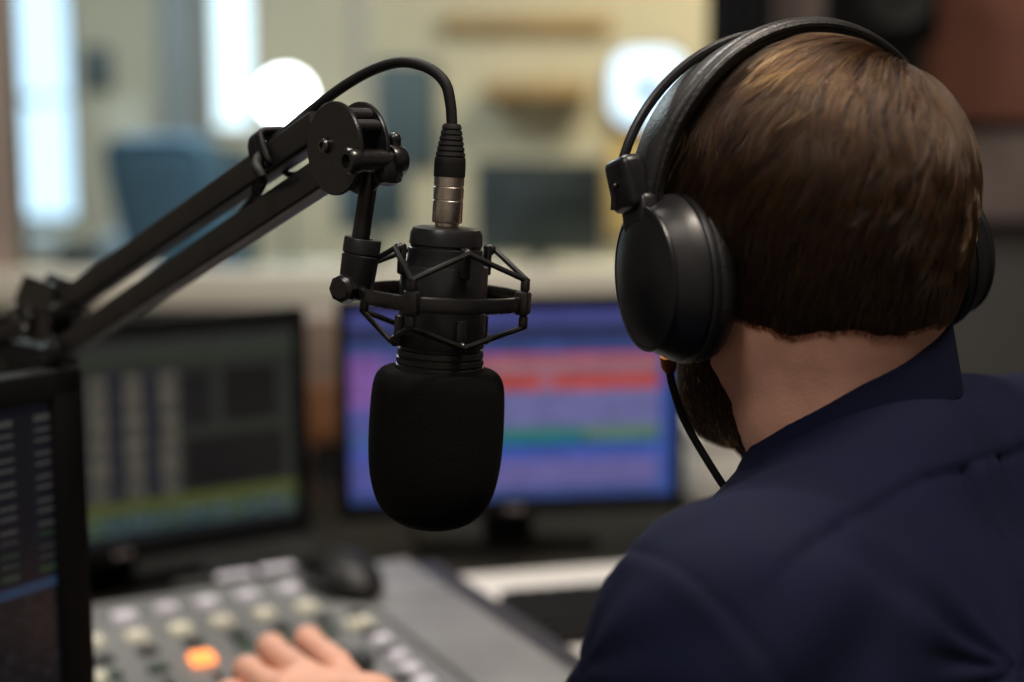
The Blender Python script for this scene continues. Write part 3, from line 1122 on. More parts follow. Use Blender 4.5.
# the pad: far edge along pu, left edge along the console's flank
k_ = ((e0 - pf).x * kp.y - (e0 - pf).y * kp.x) / (pu.x * kp.y - pu.y * kp.x)
c0 = pf + pu * k_
quad = [c0, c0 + kp * 0.42, c0 + kp * 0.42 + pu * 0.36, c0 + pu * 0.62]
t = thing('desk_pad', 'large white paper desk pad lying under the black keyboard', 'desk pad', tuple(c0))
bm = prism(bmesh.new(), [(q.x, q.y) for q in quad], DZ + 0.0005, DZ + 0.006)
obj('pad_sheets', bm, M['paper'], t, world=True)
b0 = c0 + kp * 0.004 + pu * 0.01
obj('binding_strip', prism(bmesh.new(), [(q.x, q.y) for q in (b0, b0 + kp * 0.014, b0 + kp * 0.014 + pu * 0.58, b0 + pu * 0.58)], DZ + 0.0062, DZ + 0.0075), M['paper'], t, world=True)
t = thing('keyboard', 'black computer keyboard lying on the white desk pad', 'keyboard', (kc.x + 0.05, kc.y + 0.018, DZ + 0.007), yawd)
KBW, KBD = 0.40, 0.135
obj('keyboard_base', B((0.10, 0, 0.009), (KBW, KBD, 0.016), 0.004), M['keyboard'], t)
bm = bmesh.new()
for i in range(18):
    for j in range(5):
        box(bm, (0.10 - KBW / 2 + 0.019 + i * 0.0213, -KBD / 2 + 0.021 + j * 0.0225, 0.0195), (0.017, 0.018, 0.006), 0.0015, seg=1)
obj('key_block', bm, M['key'], t)
# the white box behind the man's chin
p0, p1 = at(694, 470, 1.85), at(770, 470, 1.85)
zt = at(730, 436, 1.85).z
t = thing('paper_box', 'white cardboard box standing beside the centre monitor, behind the chin', 'box', ((p0.x + p1.x) / 2, 1.94, DZ), 0.1)
obj('box_body', B((0, 0, (zt - DZ) * .4), (p1.x - p0.x, 0.15, (zt - DZ) * .8), 0.003), M['paper'], t)
obj('lid', B((0, 0, (zt - DZ) * .9 + .0005), (p1.x - p0.x + .006, 0.156, (zt - DZ) * .2 - .001), 0.002), M['paper'], t)

# ================================================================== MICROPHONE, SHOCK MOUNT, CABLE, BOOM ARM
MC = at(443.5, 290, 0.74)                       # centre of the shock mount ring
TILT = math.radians(3.3)
RM = Matrix.Rotation(TILT, 4, 'Y')
MW = Matrix.Translation(MC) @ RM
mm = 0.001


def mthing(name, label, cat):
    t = thing(name, label, cat, tuple(MC), rot=(0, TILT, 0))
    return t


mic = mthing('condenser_microphone', 'black studio microphone with a fat black foam windscreen hanging in the ring', 'microphone')
prof = [(0, 33), (14.5, 33), (17.5, 32.2), (18.8, 29.5), (19.2, 24), (18.4, 23.4), (18.4, 22.4), (19.4, 21.8), (19.6, 17), (19.9, 15), (20.6, 12), (21.0, 5), (21.0, -31), (22.6, -31.4), (22.9, -34), (22.2, -34.4), (22.2, -35.2), (23.0, -35.6), (23.1, -38), (22.5, -38.4), (22.5, -39.2), (23.2, -39.6), (23.2, -47), (0, -47)]
obj('body', lathe(bmesh.new(), [(r * mm, z * mm) for r, z in prof], seg=64), M['mic_body'], mic)
prof = [(23.4, -41.5), (28, -41.8), (31.5, -43.6), (34.0, -48), (35.1, -55), (35.6, -66), (35.7, -80), (35.0, -93), (33.2, -104), (29.6, -114), (24, -121), (16, -125.6), (8, -127.4), (0, -127.8)]
pr2 = []
cm = catmull([(r, z, 0) for r, z in prof], 4)
pr2 = [(max(0, p.x) * mm, p.y * mm) for p in cm]
pr2[-1] = (0, pr2[-1][1])
obj('foam_windscreen', lathe(bmesh.new(), pr2, seg=64), M['foam'], mic, angle=80, label='matt black foam windscreen')

# XLR lead: connector + cord (one thing)
lead = mthing('microphone_cable', 'black microphone cable with a silver connector arching up from the microphone', 'cable')
prof = [(0, 33.3), (6.2, 33.3), (6.2, 35), (7.6, 35.2), (7.9, 36), (7.9, 46.4), (7.6, 46.7), (7.6, 47.2), (7.9, 47.5), (7.9, 53.4), (7.6, 53.7), (7.6, 54.2), (7.9, 54.5), (7.9, 58.8), (0, 58.8)]
obj('connector_shell', lathe(bmesh.new(), [(r * mm, z * mm) for r, z in prof], seg=40), M['silver'], lead, label='silver metal connector shell')
prof = [(0, 58.9), (8.1, 58.9), (8.2, 60), (8.2, 66), (8.0, 68.5)]
z, r = 68.5, 8.0
for k in range(6):
    prof += [(r - 0.1, z + 0.3), (r - 0.55, z + 0.5), (r - 0.55, z + 1.1), (r - 0.15, z + 1.3)]
    z += 2.75
    r -= 0.52
    prof += [(r, z)]
prof += [(4.2, z + 1.0), (0, z + 1.0)]
obj('connector_boot', lathe(bmesh.new(), [(r * mm, z * mm) for r, z in prof], seg=40), M['rubber'], lead)

# boom arm: its plane holds the vertical and the direction dA (left and away)
nA = Vector((-0.743, -0.669, 0)).normalized()
dA = Vector((-0.669, 0.743, 0)).normalized()
PN = at(335, 148.5, 0.735)                    # centre of the near disc plate
THK = 0.0165
PMID = PN - nA * (THK / 2)


def onarm(px, py, off=0.0):
    return on_plane(px, py, PMID + nA * off, nA)


tip = cord_top = MW @ Vector((0, 0, (z + 0.5) * mm))
cpts = [tip, at(450.5, 104, 0.741), at(445, 83, 0.743), at(429, 68.5, 0.748), at(403, 62, 0.755), at(375, 69, 0.762), at(345, 85.5, 0.770), at(312, 110, 0.780)]
s1 = onarm(287, 130, 0.0) + Vector((0, 0, 0.001))
cpts += [onarm(290, 128.5), onarm(270, 144.5), onarm(256, 163, 0.0145), onarm(262, 180, 0.016), onarm(254, 198, -0.012), onarm(240, 216, -0.014), onarm(222, 233, -0.014), onarm(170, 268, -0.015), onarm(110, 309, -0.016), onarm(60, 342, -0.018), onarm(40, 330, -0.02)]
obj('cord', tube(bmesh.new(), catmull(cpts, 8), 0.0029, 14), M['rubber'], lead, world=True)

arm = thing('boom_arm', 'black twin-tube boom arm reaching in from the left and carrying the microphone', 'microphone arm', (-0.62, 1.20, DZ))
# tubes
SQ = rrect(0.0135, 0.0165, 0.0022, 3)
UA, UB = onarm(322, 126), onarm(44, 318)
LA, LB = onarm(330, 171), onarm(68, 346)
for nm_, a, b in (('upper_tube', UA, UB), ('lower_tube', LA, LB)):
    obj(nm_, tube(bmesh.new(), [a, b], 0, shape=SQ, up=tuple(nA)), M['arm_metal'], arm, world=True, angle=50)
# disc plates (rounded plates)
RA = frame_from(nA, dA)
PR = 0.0240
for s in (1, -1):
    bm = bmesh.new()
    c = PMID + nA * (s * THK / 2)
    lathe(bm, [(0, -0.0012), (PR - 0.0006, -0.0012), (PR, -0.0006), (PR, 0.0006), (PR - 0.0006, 0.0012), (0, 0.0012)], M4(c, RA), seg=64)
    obj('joint_plate', bm, M['black_metal'], arm, world=True)
# spacer blocks seen between the plates at the rim
vz = Vector((0, 0, 1))
for ang in (35, 62, -25):
    a = math.radians(ang)
    c = PMID + (-dA * math.cos(a) + vz * math.sin(a)) * (PR - 0.005)
    obj('spacer', tube(bmesh.new(), [c + nA * (THK / 2 - 0.0013), c - nA * (THK / 2 - 0.0013)], 0.0038, 16), M['arm_metal'], arm, world=True)


def bolt(p, axis, r, hgt, m, name='bolt', hexa=True):
    bm = bmesh.new()
    R_ = frame_from(axis)
    lathe(bm, [(0, 0), (r, 0), (r, hgt * 0.6), (r * 0.8, hgt), (r * 0.5, hgt), (r * 0.45, hgt * 0.55), (0, hgt * 0.5)], M4(p, R_), seg=6 if not hexa else 24)
    return obj(name, bm, m, arm, world=True)


bolt(onarm(326, 145.5, THK / 2 + 0.0012), nA, 0.0040, 0.0028, M['steel'])
# hinge barrel that carries the spindle
H0 = onarm(356, 161, THK / 2 + 0.0013)
HB = H0 - nA * 0.0200
obj('hinge_barrel', tube(bmesh.new(), [H0 - nA * 0.001, HB], 0.0058, 20), M['black_metal'], arm, world=True)
bm = bmesh.new()
lathe(bm, [(0, 0), (0.0066, 0), (0.0068, 0.001), (0.0068, 0.0055), (0.0060, 0.0068), (0.0036, 0.0068), (0.0030, 0.004), (0, 0.004)], M4(H0 - nA * 0.0005, frame_from(nA)), seg=28)
obj('bolt', bm, M['black_metal'], arm, world=True)
bm = bmesh.new()
lathe(bm, [(0, 0), (0.0078, 0), (0.0082, 0.001), (0.0082, 0.007), (0.0072, 0.0085), (0, 0.0085)], M4(HB, frame_from(-nA)), seg=28)
hk = HB - nA * 0.0045
tube(bm, [hk + Vector((0, 0, 0.004)), hk + Vector((0, 0, 0.0110))], [0.0030, 0.0034], 14)
sphere(bm, hk + Vector((0, 0, 0.0110)), 0.0036, seg=14)
obj('wing_nut', bm, M['black_metal'], arm, world=True)
bm = bmesh.new()
clc = (H0 + HB) / 2 - nA * 0.010
box(bm, (0, 0, 0), (0.013, 0.016, 0.015), 0.0055, M4(clc + Vector((0, 0, -0.005)), RA))
obj('hinge_block', bm, M['black_metal'], arm, world=True)
# spindle down to the shock mount collar
S0 = at(371, 168, 0.742)
S1 = at(359.5, 246, 0.742)
obj('spindle', tube(bmesh.new(), [S0, S1], 0.0047, 20), M['arm_metal'], arm, world=True)
# strap holding the cable
st = onarm(272, 152)
bdir = (UB - UA).normalized()
bn = bdir.cross(nA).normalized()
for k, off in enumerate((-0.0055, -0.0015, 0.0025, 0.0065)):
    pts = []
    for i in range(28):
        a = 2 * PI * i / 28
        ca_, sa_ = math.cos(a), math.sin(a)
        e = 0.45
        w = 0.0088 * math.copysign(abs(ca_) ** e, ca_)
        hq = 0.0103 * math.copysign(abs(sa_) ** e, sa_)
        pts.append(st + bdir * (off + 0.0016 * math.sin(2 * a + k)) + nA * w + bn * hq + Vector((0, 0, 0.0008)))
    obj('cable_strap', tube(bmesh.new(), pts, 0.0019, 8, closed=True), M['rubber'], arm, world=True)
pts = [st + Vector((0.004, 0, -0.0085)), st + Vector((0.010, -0.003, -0.0125)), st + Vector((0.017, -0.004, -0.0115))]
obj('cable_strap', tube(bmesh.new(), catmull(pts, 6), 0.0018, 8), M['rubber'], arm, world=True)
# left joint: two plates, bolts, lower arm, post and foot
JC = (UB + LB) / 2 + dA * 0.006
for s in (1, -1):
    bm = bmesh.new()
    hull = [(-0.030, -0.036), (0.022, -0.040), (0.040, -0.022), (0.036, 0.000), (0.010, 0.010), (-0.014, 0.002)]
    prism(bm, hull, -0.0012, 0.0012, M4(JC + nA * (s * 0.0088), frame_from(nA, dA)))
    bmesh.ops.bevel(bm, geom=bm.edges[:], offset=0.0008, segments=1, affect='EDGES')
    obj('joint_plate', bm, M['black_metal'], arm, world=True)
for p in (UB, LB):
    bolt(p + nA * 0.0101, nA, 0.0055, 0.004, M['black_metal'])
bolt(JC + nA * 0.0101 + dA * 0.018, nA, 0.0065, 0.005, M['steel'])
PO = Vector((-0.62, 1.20, 0))
E0 = JC + dA * 0.02 + Vector((0, 0, -0.012))
E1 = Vector((PO.x, PO.y, 1.025))
for off in (0.013, -0.013):
    obj('rear_tube', tube(bmesh.new(), [E0 + Vector((0, 0, off)), E1 + Vector((0, 0, off))], 0, shape=rrect(0.0135, 0.0125, 0.0022), up=(0, 0, 1)), M['arm_metal'], arm, world=True)
hc_ = JC + dA * 0.062 + Vector((0, 0, -0.030))
obj('joint_housing', B((0, 0, 0), (0.030, 0.150, 0.034), 0.006, M4(hc_, frame_from((0, 0, 1), nA)), seg=3), M['rubber'], arm, world=True)
# tension springs over the joint
for off, zz in ((0.006, 0.010), (-0.006, 0.006)):
    a = JC + nA * off + Vector((0, 0, zz)) - dA * 0.045 + Vector((0, 0, 0.012))
    b = JC + nA * off + Vector((0, 0, zz - .002)) + dA * 0.055
    ax = (b - a)
    L = ax.length
    ax.normalize()
    R_ = frame_from(ax)
    pts = []
    turns = 16
    for i in range(turns * 10 + 1):
        s = i / (turns * 10)
        pts.append(a + ax * (L * s) + R_ @ Vector((0.0046 * math.cos(2 * PI * turns * s), 0.0046 * math.sin(2 * PI * turns * s), 0)))
    obj('tension_spring', tube(bmesh.new(), pts, 0.0009, 6), M['black_metal'], arm, world=True)
obj('post', tube(bmesh.new(), [PO + Vector((0, 0, DZ + 0.02)), PO + Vector((0, 0, 1.075))], 0.013, 24), M['arm_metal'], arm, world=True)
obj('clamp_foot', lathe(bmesh.new(), [(0, 0), (0.045, 0), (0.045, 0.012), (0.02, 0.02), (0.016, 0.05), (0, 0.05)], Matrix.Translation((PO.x, PO.y, DZ + 0.0005)), seg=40), M['black_metal'], arm, world=True)

# shock mount
sm = mthing('shock_mount', 'black ring shock mount with elastic cords holding the microphone', 'shock mount')
RR = 0.0425
bm = bmesh.new()
pts = [(RR * math.cos(2 * PI * i / 72), RR * math.sin(2 * PI * i / 72), -0.0035) for i in range(72)]
tube(bm, pts, 0, closed=True, shape=rrect(0.0078, 0.0034, 0.0012, 2), up=(0, 0, 1))
obj('ring', bm, M['black_metal'], sm)
prof = [(21.3, 12.5), (22.6, 13.0), (22.9, 12.4), (22.9, -28.5), (22.6, -29.5), (21.3, -29.5), (21.3, 12.5)]
obj('inner_sleeve', lathe(bmesh.new(), [(r * mm, z * mm) for r, z in prof], seg=56), M['mic_body'], sm)
OUT = [math.radians(-90 + a) for a in (-18, 72, 162, 252)]
INN = [math.radians(-90 + a) for a in (27, 117, 207, 297)]
op, it, il = [], [], []
for a in OUT:
    c = Vector((math.cos(a), math.sin(a), 0))
    bm = bmesh.new()
    R_ = Matrix.Rotation(a, 4, 'Z')
    box(bm, (RR + 0.0012, 0, -0.003), (0.0075, 0.0082, 0.0125), 0.0018, R_)
    box(bm, (RR + 0.002, 0, 0.006), (0.0045, 0.0052, 0.007), 0.0016, R_)
    box(bm, (RR + 0.002, 0, -0.0125), (0.0045, 0.0052, 0.007), 0.0016, R_)
    obj('cord_post', bm, M['black_metal'], sm)
    op.append(c * (RR + 0.002))
for a in INN:
    c = Vector((math.cos(a), math.sin(a), 0))
    R_ = Matrix.Rotation(a, 4, 'Z')
    for zz, zc, lst in ((0.0215, 0.016, it), (-0.0265, -0.021, il)):
        bm = bmesh.new()
        box(bm, (0.0244, 0, zc), (0.0034, 0.0058, 0.016), 0.0012, R_)
        sphere(bm, c * 0.0262 + Vector((0, 0, zz)), 0.0030, seg=12)
        obj('cord_clip', bm, M['black_metal'], sm)
        lst.append(c * 0.0285 + Vector((0, 0, zz)))
for i in range(4):
    for lst, z_o in ((it, 0.0085), (il, -0.0150)):
        for j in (i, (i - 1) % 4):
            a = op[i] * 1.03 + Vector((0, 0, z_o))
            b = lst[j]
            obj('elastic_cord', tube(bmesh.new(), [a, (a + b) / 2, b], 0.00145, 8), M['rubber'], sm)
# swivel collar and hex knob joining the ring to the spindle
ax = (S0 - S1).normalized()
C0 = at(357.5, 277, 0.742)
bm = bmesh.new()
prof = [(0.0052, 0.0205), (0.0094, 0.0205), (0.0098, 0.0198), (0.0098, 0.0130), (0.0093, 0.0126), (0.0093, 0.0120), (0.0098, 0.0116), (0.0092, -0.004), (0.0080, -0.0075), (0, -0.0080)]
lathe(bm, prof + [], M4(C0, frame_from(ax)), seg=36)
obj('swivel_collar', bm, M['mic_body'], sm, world=True)
kn = at(345.5, 288.5, 0.735)
kax = Vector((-0.45, -0.88, 0.05)).normalized()
bm = bmesh.new()
lathe(bm, [(0, 0.006), (0.0052, 0.006), (0.0072, 0.0045), (0.0078, 0.0025), (0.0078, -0.003), (0.0068, -0.005), (0.0035, -0.006), (0.0035, -0.011), (0, -0.011)], M4(kn, frame_from(kax)), seg=8)
obj('hex_knob', bm, M['black_metal'], sm, world=True, angle=30)
la = C0 + Vector((0.0, -0.001, -0.006))
rl = MW @ Vector((-RR - 0.002, -0.004, -0.0035))
bm = bmesh.new()
tube(bm, [la, (la + rl) / 2 + Vector((0, 0, -0.0005)), rl], [0.0058, 0.0050, 0.0042], 14)
obj('bracket', bm, M['black_metal'], sm, world=True)

# ================================================================== THE MAN
HC = Vector((0.153, 0.762, 1.172))           # centre of the head
HYAW, HPITCH, HROLL = math.radians(26), math.radians(14), math.radians(-2.4)
RH = Matrix.Rotation(HYAW, 3, 'Z') @ Matrix.Rotation(-HPITCH, 3, 'X') @ Matrix.Rotation(HROLL, 3, 'Y')   # local: x right, y forward, z up
RHn = np.array(RH)
HS = 0.88


def hw(x, y, z):
    return np.array(HC + RH @ (Vector((x, y, z)) * HS))


def hloc(V):
    return ((V - np.array(HC)) @ RHn) / HS


TYAW = math.radians(45)
tf = Vector((-math.sin(TYAW), math.cos(TYAW), 0))
tl = Vector((-math.cos(TYAW), -math.sin(TYAW), 0))
C7 = Vector((0.205, 0.702, 1.110))
LEAN = math.radians(24)
tdn = -tf * math.sin(LEAN) + Vector((0, 0, -math.cos(LEAN)))       # down the spine
tfr = tf * math.cos(LEAN) + Vector((0, 0, -math.sin(LEAN)))        # out of the chest
LS = Vector((0.101, 0.594, 1.002))           # left shoulder joint
RS = C7 - tl * 0.17 + Vector((0, 0, -0.10)) + tf * 0.02
LE = Vector((0.014, 0.705, 0.780))
LW = Vector((-0.096, 0.915, 0.850))
RE = RS + Vector((0.05, -0.09, -0.28))
RW = RE + Vector((-0.15, 0.14, -0.10))
PEL = C7 + tdn * 0.50 + tfr * 0.06
TR = np.stack([np.array(tl), np.array(tfr), np.array(-tdn)], 1)

f = Field((-0.30, 0.28, -0.01), (0.62, 1.42, 1.36), 0.003)
H = lambda *p: hw(*p)
# head
f.ell(H(0, -0.012, 0.026), np.array((0.0840, 0.106, 0.090)) * HS, RHn, 0.0)
f.ell(H(0, 0.030, -0.040), np.array((0.062, 0.062, 0.075)) * HS, RHn, 0.03)
f.cone(H(-0.056, 0.002, -0.050), H(-0.030, 0.064, -0.083), 0.018 * HS, 0.019 * HS, 0.03)
f.cone(H(0.056, 0.002, -0.050), H(0.030, 0.064, -0.083), 0.018 * HS, 0.019 * HS, 0.03)
f.ell(H(0, 0.070, -0.088), np.array((0.026, 0.020, 0.019)) * HS, RHn, 0.025)
f.cone(H(-0.034, 0.084, 0.020), H(0.034, 0.084, 0.020), 0.011 * HS, 0.011 * HS, 0.018)
f.cone(H(0, 0.094, 0.010), H(0, 0.110, -0.027), 0.008 * HS, 0.0115 * HS, 0.012)
for s in (-1, 1):
    f.ell(H(s * 0.013, 0.100, -0.030), np.array((0.008, 0.009, 0.007)) * HS, RHn, 0.008)
    f.ell(H(s * 0.042, 0.074, -0.020), np.array((0.020, 0.016, 0.018)) * HS, RHn, 0.02)
    f.ell(H(s * 0.032, 0.097, 0.001), np.array((0.016, 0.012, 0.010)) * HS, RHn, 0.012, 'cut')
    f.ell(H(s * 0.078, -0.006, -0.008), np.array((0.010, 0.020, 0.032)) * HS, RHn, 0.008)
f.ell(H(0, 0.090, -0.056), np.array((0.024, 0.010, 0.0055)) * HS, RHn, 0.008)
f.ell(H(0, 0.089, -0.067), np.array((0.021, 0.010, 0.0065)) * HS, RHn, 0.008)
# neck, torso
NB = C7 + tf * 0.045 + Vector((0, 0, -0.02))
f.ell(H(0, -0.036, -0.030), np.array((0.058, 0.052, 0.055)) * HS, RHn, 0.03)
NS = C7 + tf * 0.036 + Vector((0, 0, -0.064))
f.cone(H(0, -0.028, -0.030), NB, 0.047, 0.046, 0.025)
f.cone(H(0, 0.002, -0.060), NB + Vector((tf * 0.01)), 0.041, 0.044, 0.02)
f.ell(C7 + tdn * 0.22 + tfr * 0.075, (0.155, 0.098, 0.19), TR, 0.03)
f.ell(PEL + Vector((0, 0, 0.0)), (0.15, 0.105, 0.15), TR, 0.06)
f.cone(NS - Vector((0, 0, 0.03)), LS, 0.036, 0.045, 0.03)
f.cone(NS - Vector((0, 0, 0.03)), RS, 0.036, 0.045, 0.03)
for s, (S_, E_, W_) in ((1, (LS, LE, LW)), (-1, (RS, RE, RW))):
    f.cone(S_, E_, 0.046, 0.036, 0.03)
    f.cone(E_, W_, 0.037, 0.025, 0.01)
# legs
hipL, hipR = PEL + tl * 0.09 + Vector((0, 0, -0.04)), PEL - tl * 0.09 + Vector((0, 0, -0.04))
KNEES = []
for s, hp in ((1, hipL), (-1, hipR)):
    kn_ = hp + tf * 0.40 + tl * (0.03 * s)
    kn_.z = 0.50
    an = kn_ + tf * 0.02
    an.z = 0.085
    f.cone(hp, kn_, 0.078, 0.052, 0.04)
    f.cone(kn_, an, 0.052, 0.034, 0.02)
    f.cone(an - tf * 0.03 + Vector((0, 0, -0.045)), an + tf * 0.13 + Vector((0, 0, -0.055)), 0.034, 0.026, 0.02)
    KNEES.append((hp, kn_, an))


def hand(f, W_, mcps, pips, dips, tips, th, up):
    """Palm from the wrist to four knuckles, four three-bone fingers and a thumb, all smooth-joined."""
    W_ = np.array(W_, float)
    m = [np.array(p, float) for p in mcps]
    for q in m:
        f.cone(W_ + (q - W_) * 0.12, q, 0.0135, 0.0100, 0.010)
    f.cone(W_ + (m[1] - W_) * 0.35, (m[1] + m[2]) / 2, 0.014, 0.0115, 0.012)
    rad = [0.0100, 0.0103, 0.0098, 0.0088]
    for i in range(4):
        p0, p1, p2, p3 = m[i], np.array(pips[i], float), np.array(dips[i], float), np.array(tips[i], float)
        r = rad[i]
        f.cone(p0, p1, r * 1.08, r * 0.98, 0.004)
        f.cone(p1, p2, r * 0.98, r * 0.88, 0.003)
        f.cone(p2, p3, r * 0.88, r * 0.76, 0.003)
        f.cone(p1, p1 + 1e-4, r * 1.07, r * 1.07, 0.004)
    t = [np.array(p, float) for p in th]
    f.cone(t[0], t[1], 0.0145, 0.0115, 0.012)
    f.cone(t[1], t[2], 0.0110, 0.0100, 0.004)
    f.cone(t[2], t[3], 0.0098, 0.0078, 0.004)


# left hand on the faders: arched fingers, tips on the console
KT = KZ + 0.012
mc = [on_z(336, 664, 0.860), on_z(305, 675, 0.862), on_z(284, 695, 0.856), on_z(268, 716, 0.846)]
pi_ = [on_z(308, 640, 0.850), on_z(271, 648, 0.851), on_z(247, 670, 0.845), on_z(228, 694, 0.836)]
di_, ti_ = [], []
for i, q in enumerate(pi_):
    out = (Vector(q) - Vector(mc[i]))
    out.z = 0
    out.normalize()
    d_ = Vector(q) + out * 0.013 + Vector((0, 0, -0.016))
    di_.append(d_)
    ti_.append(Vector((d_.x + out.x * 0.004, d_.y + out.y * 0.004, KT + 0.0075 + 0.001)))
thb = [(-0.108, 0.975, 0.838), (-0.130, 1.008, 0.830), (-0.152, 1.030, 0.8245), (-0.168, 1.046, 0.8215)]
hand(f, LW, mc, pi_, di_, ti_, thb, 1)
# right hand resting on the thigh
ox = (RW - RE).normalized()
sd = ox.cross(Vector((0, 0, 1))).normalized()
mcs, pps, dps, tps = [], [], [], []
for i, sft in enumerate((-0.028, -0.009, 0.010, 0.028)):
    b0 = RW + ox * 0.085 + sd * sft + Vector((0, 0, -0.004))
    mcs.append(b0)
    pps.append(b0 + ox * (0.040 - 0.004 * abs(i - 1)) + sd * (sft * 0.1) + Vector((0, 0, -0.010)))
    dps.append(pps[-1] + ox * 0.020 + Vector((0, 0, -0.014)))
    tps.append(dps[-1] + ox * 0.012 + Vector((0, 0, -0.016)))
tb = RW + ox * 0.025 - sd * 0.022
hand(f, RW, mcs, pps, dps, tps, [tb, tb + ox * 0.03 - sd * 0.018, tb + ox * 0.055 - sd * 0.022 + Vector((0, 0, -.006)), tb + ox * 0.075 - sd * 0.018 + Vector((0, 0, -.012))], -1)
V, Q = f.mesh()
V = relax(V, Q, 2, 0.4)
HSUB = f.sub(np.array(HC) - 0.15, np.array(HC) + 0.15)
HF = f.F[HSUB[0]].copy()
HLOC = ((np.stack(HSUB[1], -1) - np.array(HC)) @ RHn) / HS
HLO = f.lo + f.h * np.array([q.start for q in HSUB[0]])
del f
BASE = Vector((PEL.x, PEL.y, 0.0))
man = np_mesh('person', V, Q, M['skin'])
rebase(man, BASE)
props(man, 'man in a navy shirt seen from behind, wearing headphones, left hand on the console', 'person')

# eyes
for s in (-1, 1):
    c = hw(s * 0.032, 0.079, 0.001)
    bm = sphere(bmesh.new(), c, 0.0115, seg=20)
    e_ = obj('eye', bm, M['eye'], man, world=True)
    bm = sphere(bmesh.new(), hw(s * 0.032, 0.0865, 0.001), 0.0058, seg=16)
    obj('iris', bm, M['mouse_dark'], e_, world=True)

# ---- shirt: torso, shoulders, sleeves (a solid of cloth round the body)
f = Field((-0.12, 0.30, 0.52), (0.62, 1.06, 1.16), 0.0025)
f.ell(C7 + tdn * 0.22 + tfr * 0.072, (0.178, 0.116, 0.215), TR, 0.0)
f.ell(C7 + tdn * 0.145 + tl * 0.075 + tfr * 0.03, (0.085, 0.052, 0.10), TR, 0.05)
f.ell(C7 + tdn * 0.145 - tl * 0.075 + tfr * 0.03, (0.085, 0.052, 0.10), TR, 0.05)
f.ell(PEL + (-tdn) * 0.04, (0.175, 0.125, 0.17), TR, 0.08)
NSL = C7 + tf * 0.034 + Vector((0, 0, -0.080))
NSR = C7 + tf * 0.020 + Vector((0, 0, -0.053))
f.cone(NSL, LS + Vector((0.002, 0, 0.008)), 0.047, 0.058, 0.03)
f.cone(NSR, RS + Vector((0, 0, 0.026)), 0.055, 0.058, 0.03)
f.cone(LS, LS * 0.55 + LE * 0.45, 0.064, 0.060, 0.035)
f.cone(LS * 0.55 + LE * 0.45, LE, 0.060, 0.053, 0.02)
CUFF = LE + (LW - LE) * 0.70
f.cone(LE, CUFF, 0.053, 0.040, 0.02)
f.cone(RS, RE, 0.064, 0.053, 0.035)
RCUFF = RE + (RW - RE) * 0.75
f.cone(RE, RCUFF, 0.052, 0.040, 0.02)
V, Q = f.mesh()
V = relax(V, Q, 3, 0.5)
N = vnormals(V, Q)
# cloth folds: soft ridges fanning from the shoulder and armpit, plus slow undulation
rel = V - np.array(LS)
c7n = np.array(C7)
loc = (V - c7n) @ TR                                  # x left, y out of the chest, z up the spine
ss = lambda a, b, x: np.clip((x - a) / (b - a), 0, 1) ** 2 * (3 - 2 * np.clip((x - a) / (b - a), 0, 1))
nzv = np.array([mnoise.noise(Vector((float(a), float(b), float(c))) * 7.0) for a, b, c in V])
nz2 = np.array([mnoise.noise(Vector((float(a), float(b), float(c))) * 16.0 + Vector((5, 1, 2))) for a, b, c in V])
fold = 0.0045 * nzv + 0.0014 * nz2
diag = loc[:, 0] * 0.75 + loc[:, 2] * 0.66
fold += 0.0020 * np.sin(diag * 95 + 5.0 * nzv) * ss(0.02, 0.12, np.abs(loc[:, 2])) * ss(-0.02, -0.08, loc[:, 2])
rad = np.linalg.norm(rel, axis=1)
th_ = np.arctan2(rel[:, 2], rel[:, 1])
fold += 0.0020 * np.sin(th_ * 9 + 3 * nzv) * ss(0.05, 0.10, rad) * ss(0.26, 0.14, rad)
V = V + N * fold[:, None]
# yoke seam across the upper back, centre pleat and armhole seam
back = loc[:, 1] < 0.06
from mathutils.bvhtree import BVHTree
ST = BVHTree.FromPolygons(V.tolist(), Q.tolist())
sx_, sz_ = [], []
for px_, py_ in ((1022, 447), (960, 470), (905, 490), (860, 511), (815, 543), (790, 566), (768, 592)):
    hit = ST.ray_cast(CAM, ray(px_, py_).normalized())[0]
    if hit is not None:
        q_ = (np.array(hit) - c7n) @ TR
        sx_.append(abs(q_[0]))
        sz_.append(q_[2])
o_ = np.argsort(sx_)
seam_z = np.interp(np.abs(loc[:, 0]), np.array(sx_)[o_], np.array(sz_)[o_])
dz = loc[:, 2] - seam_z
amp = 0.0020 * np.exp(-(dz / 0.0022) ** 2)
step = 0.0022 * ss(-0.003, 0.001, dz) * ss(0.05, 0.0, dz) + 0.0003 * np.sin(loc[:, 0] * 420 + 4 * nzv) * ss(-0.03, -0.002, dz) * (dz < 0)
V = V + N * ((-amp + step) * back * ss(0.20, 0.15, np.abs(loc[:, 0])))[:, None]
pl_ = (np.abs(np.abs(loc[:, 0] + 0.0) - 0.018) < 0.02) & (dz < 0)
pd = np.abs(loc[:, 0]) - 0.018
V = V + N * (np.where(dz < 0, -0.0035 * np.exp(-(pd / 0.0035) ** 2) + 0.003 * (np.abs(loc[:, 0]) < 0.018), 0) * back)[:, None]
adir = np.array((LE - LS).normalized())
aplane = rel @ (np.array(tl) * 0.80 + adir * 0.45) - 0.016
V = V + N * ((-0.0009 * np.exp(-(aplane / 0.0026) ** 2) + 0.0010 * ss(0.012, 0.0, aplane) * (aplane > -0.0)) * (rad < 0.10))[:, None]
shirt = np_mesh('shirt', relax(V, Q, 1, 0.25), Q, M['shirt'], man)

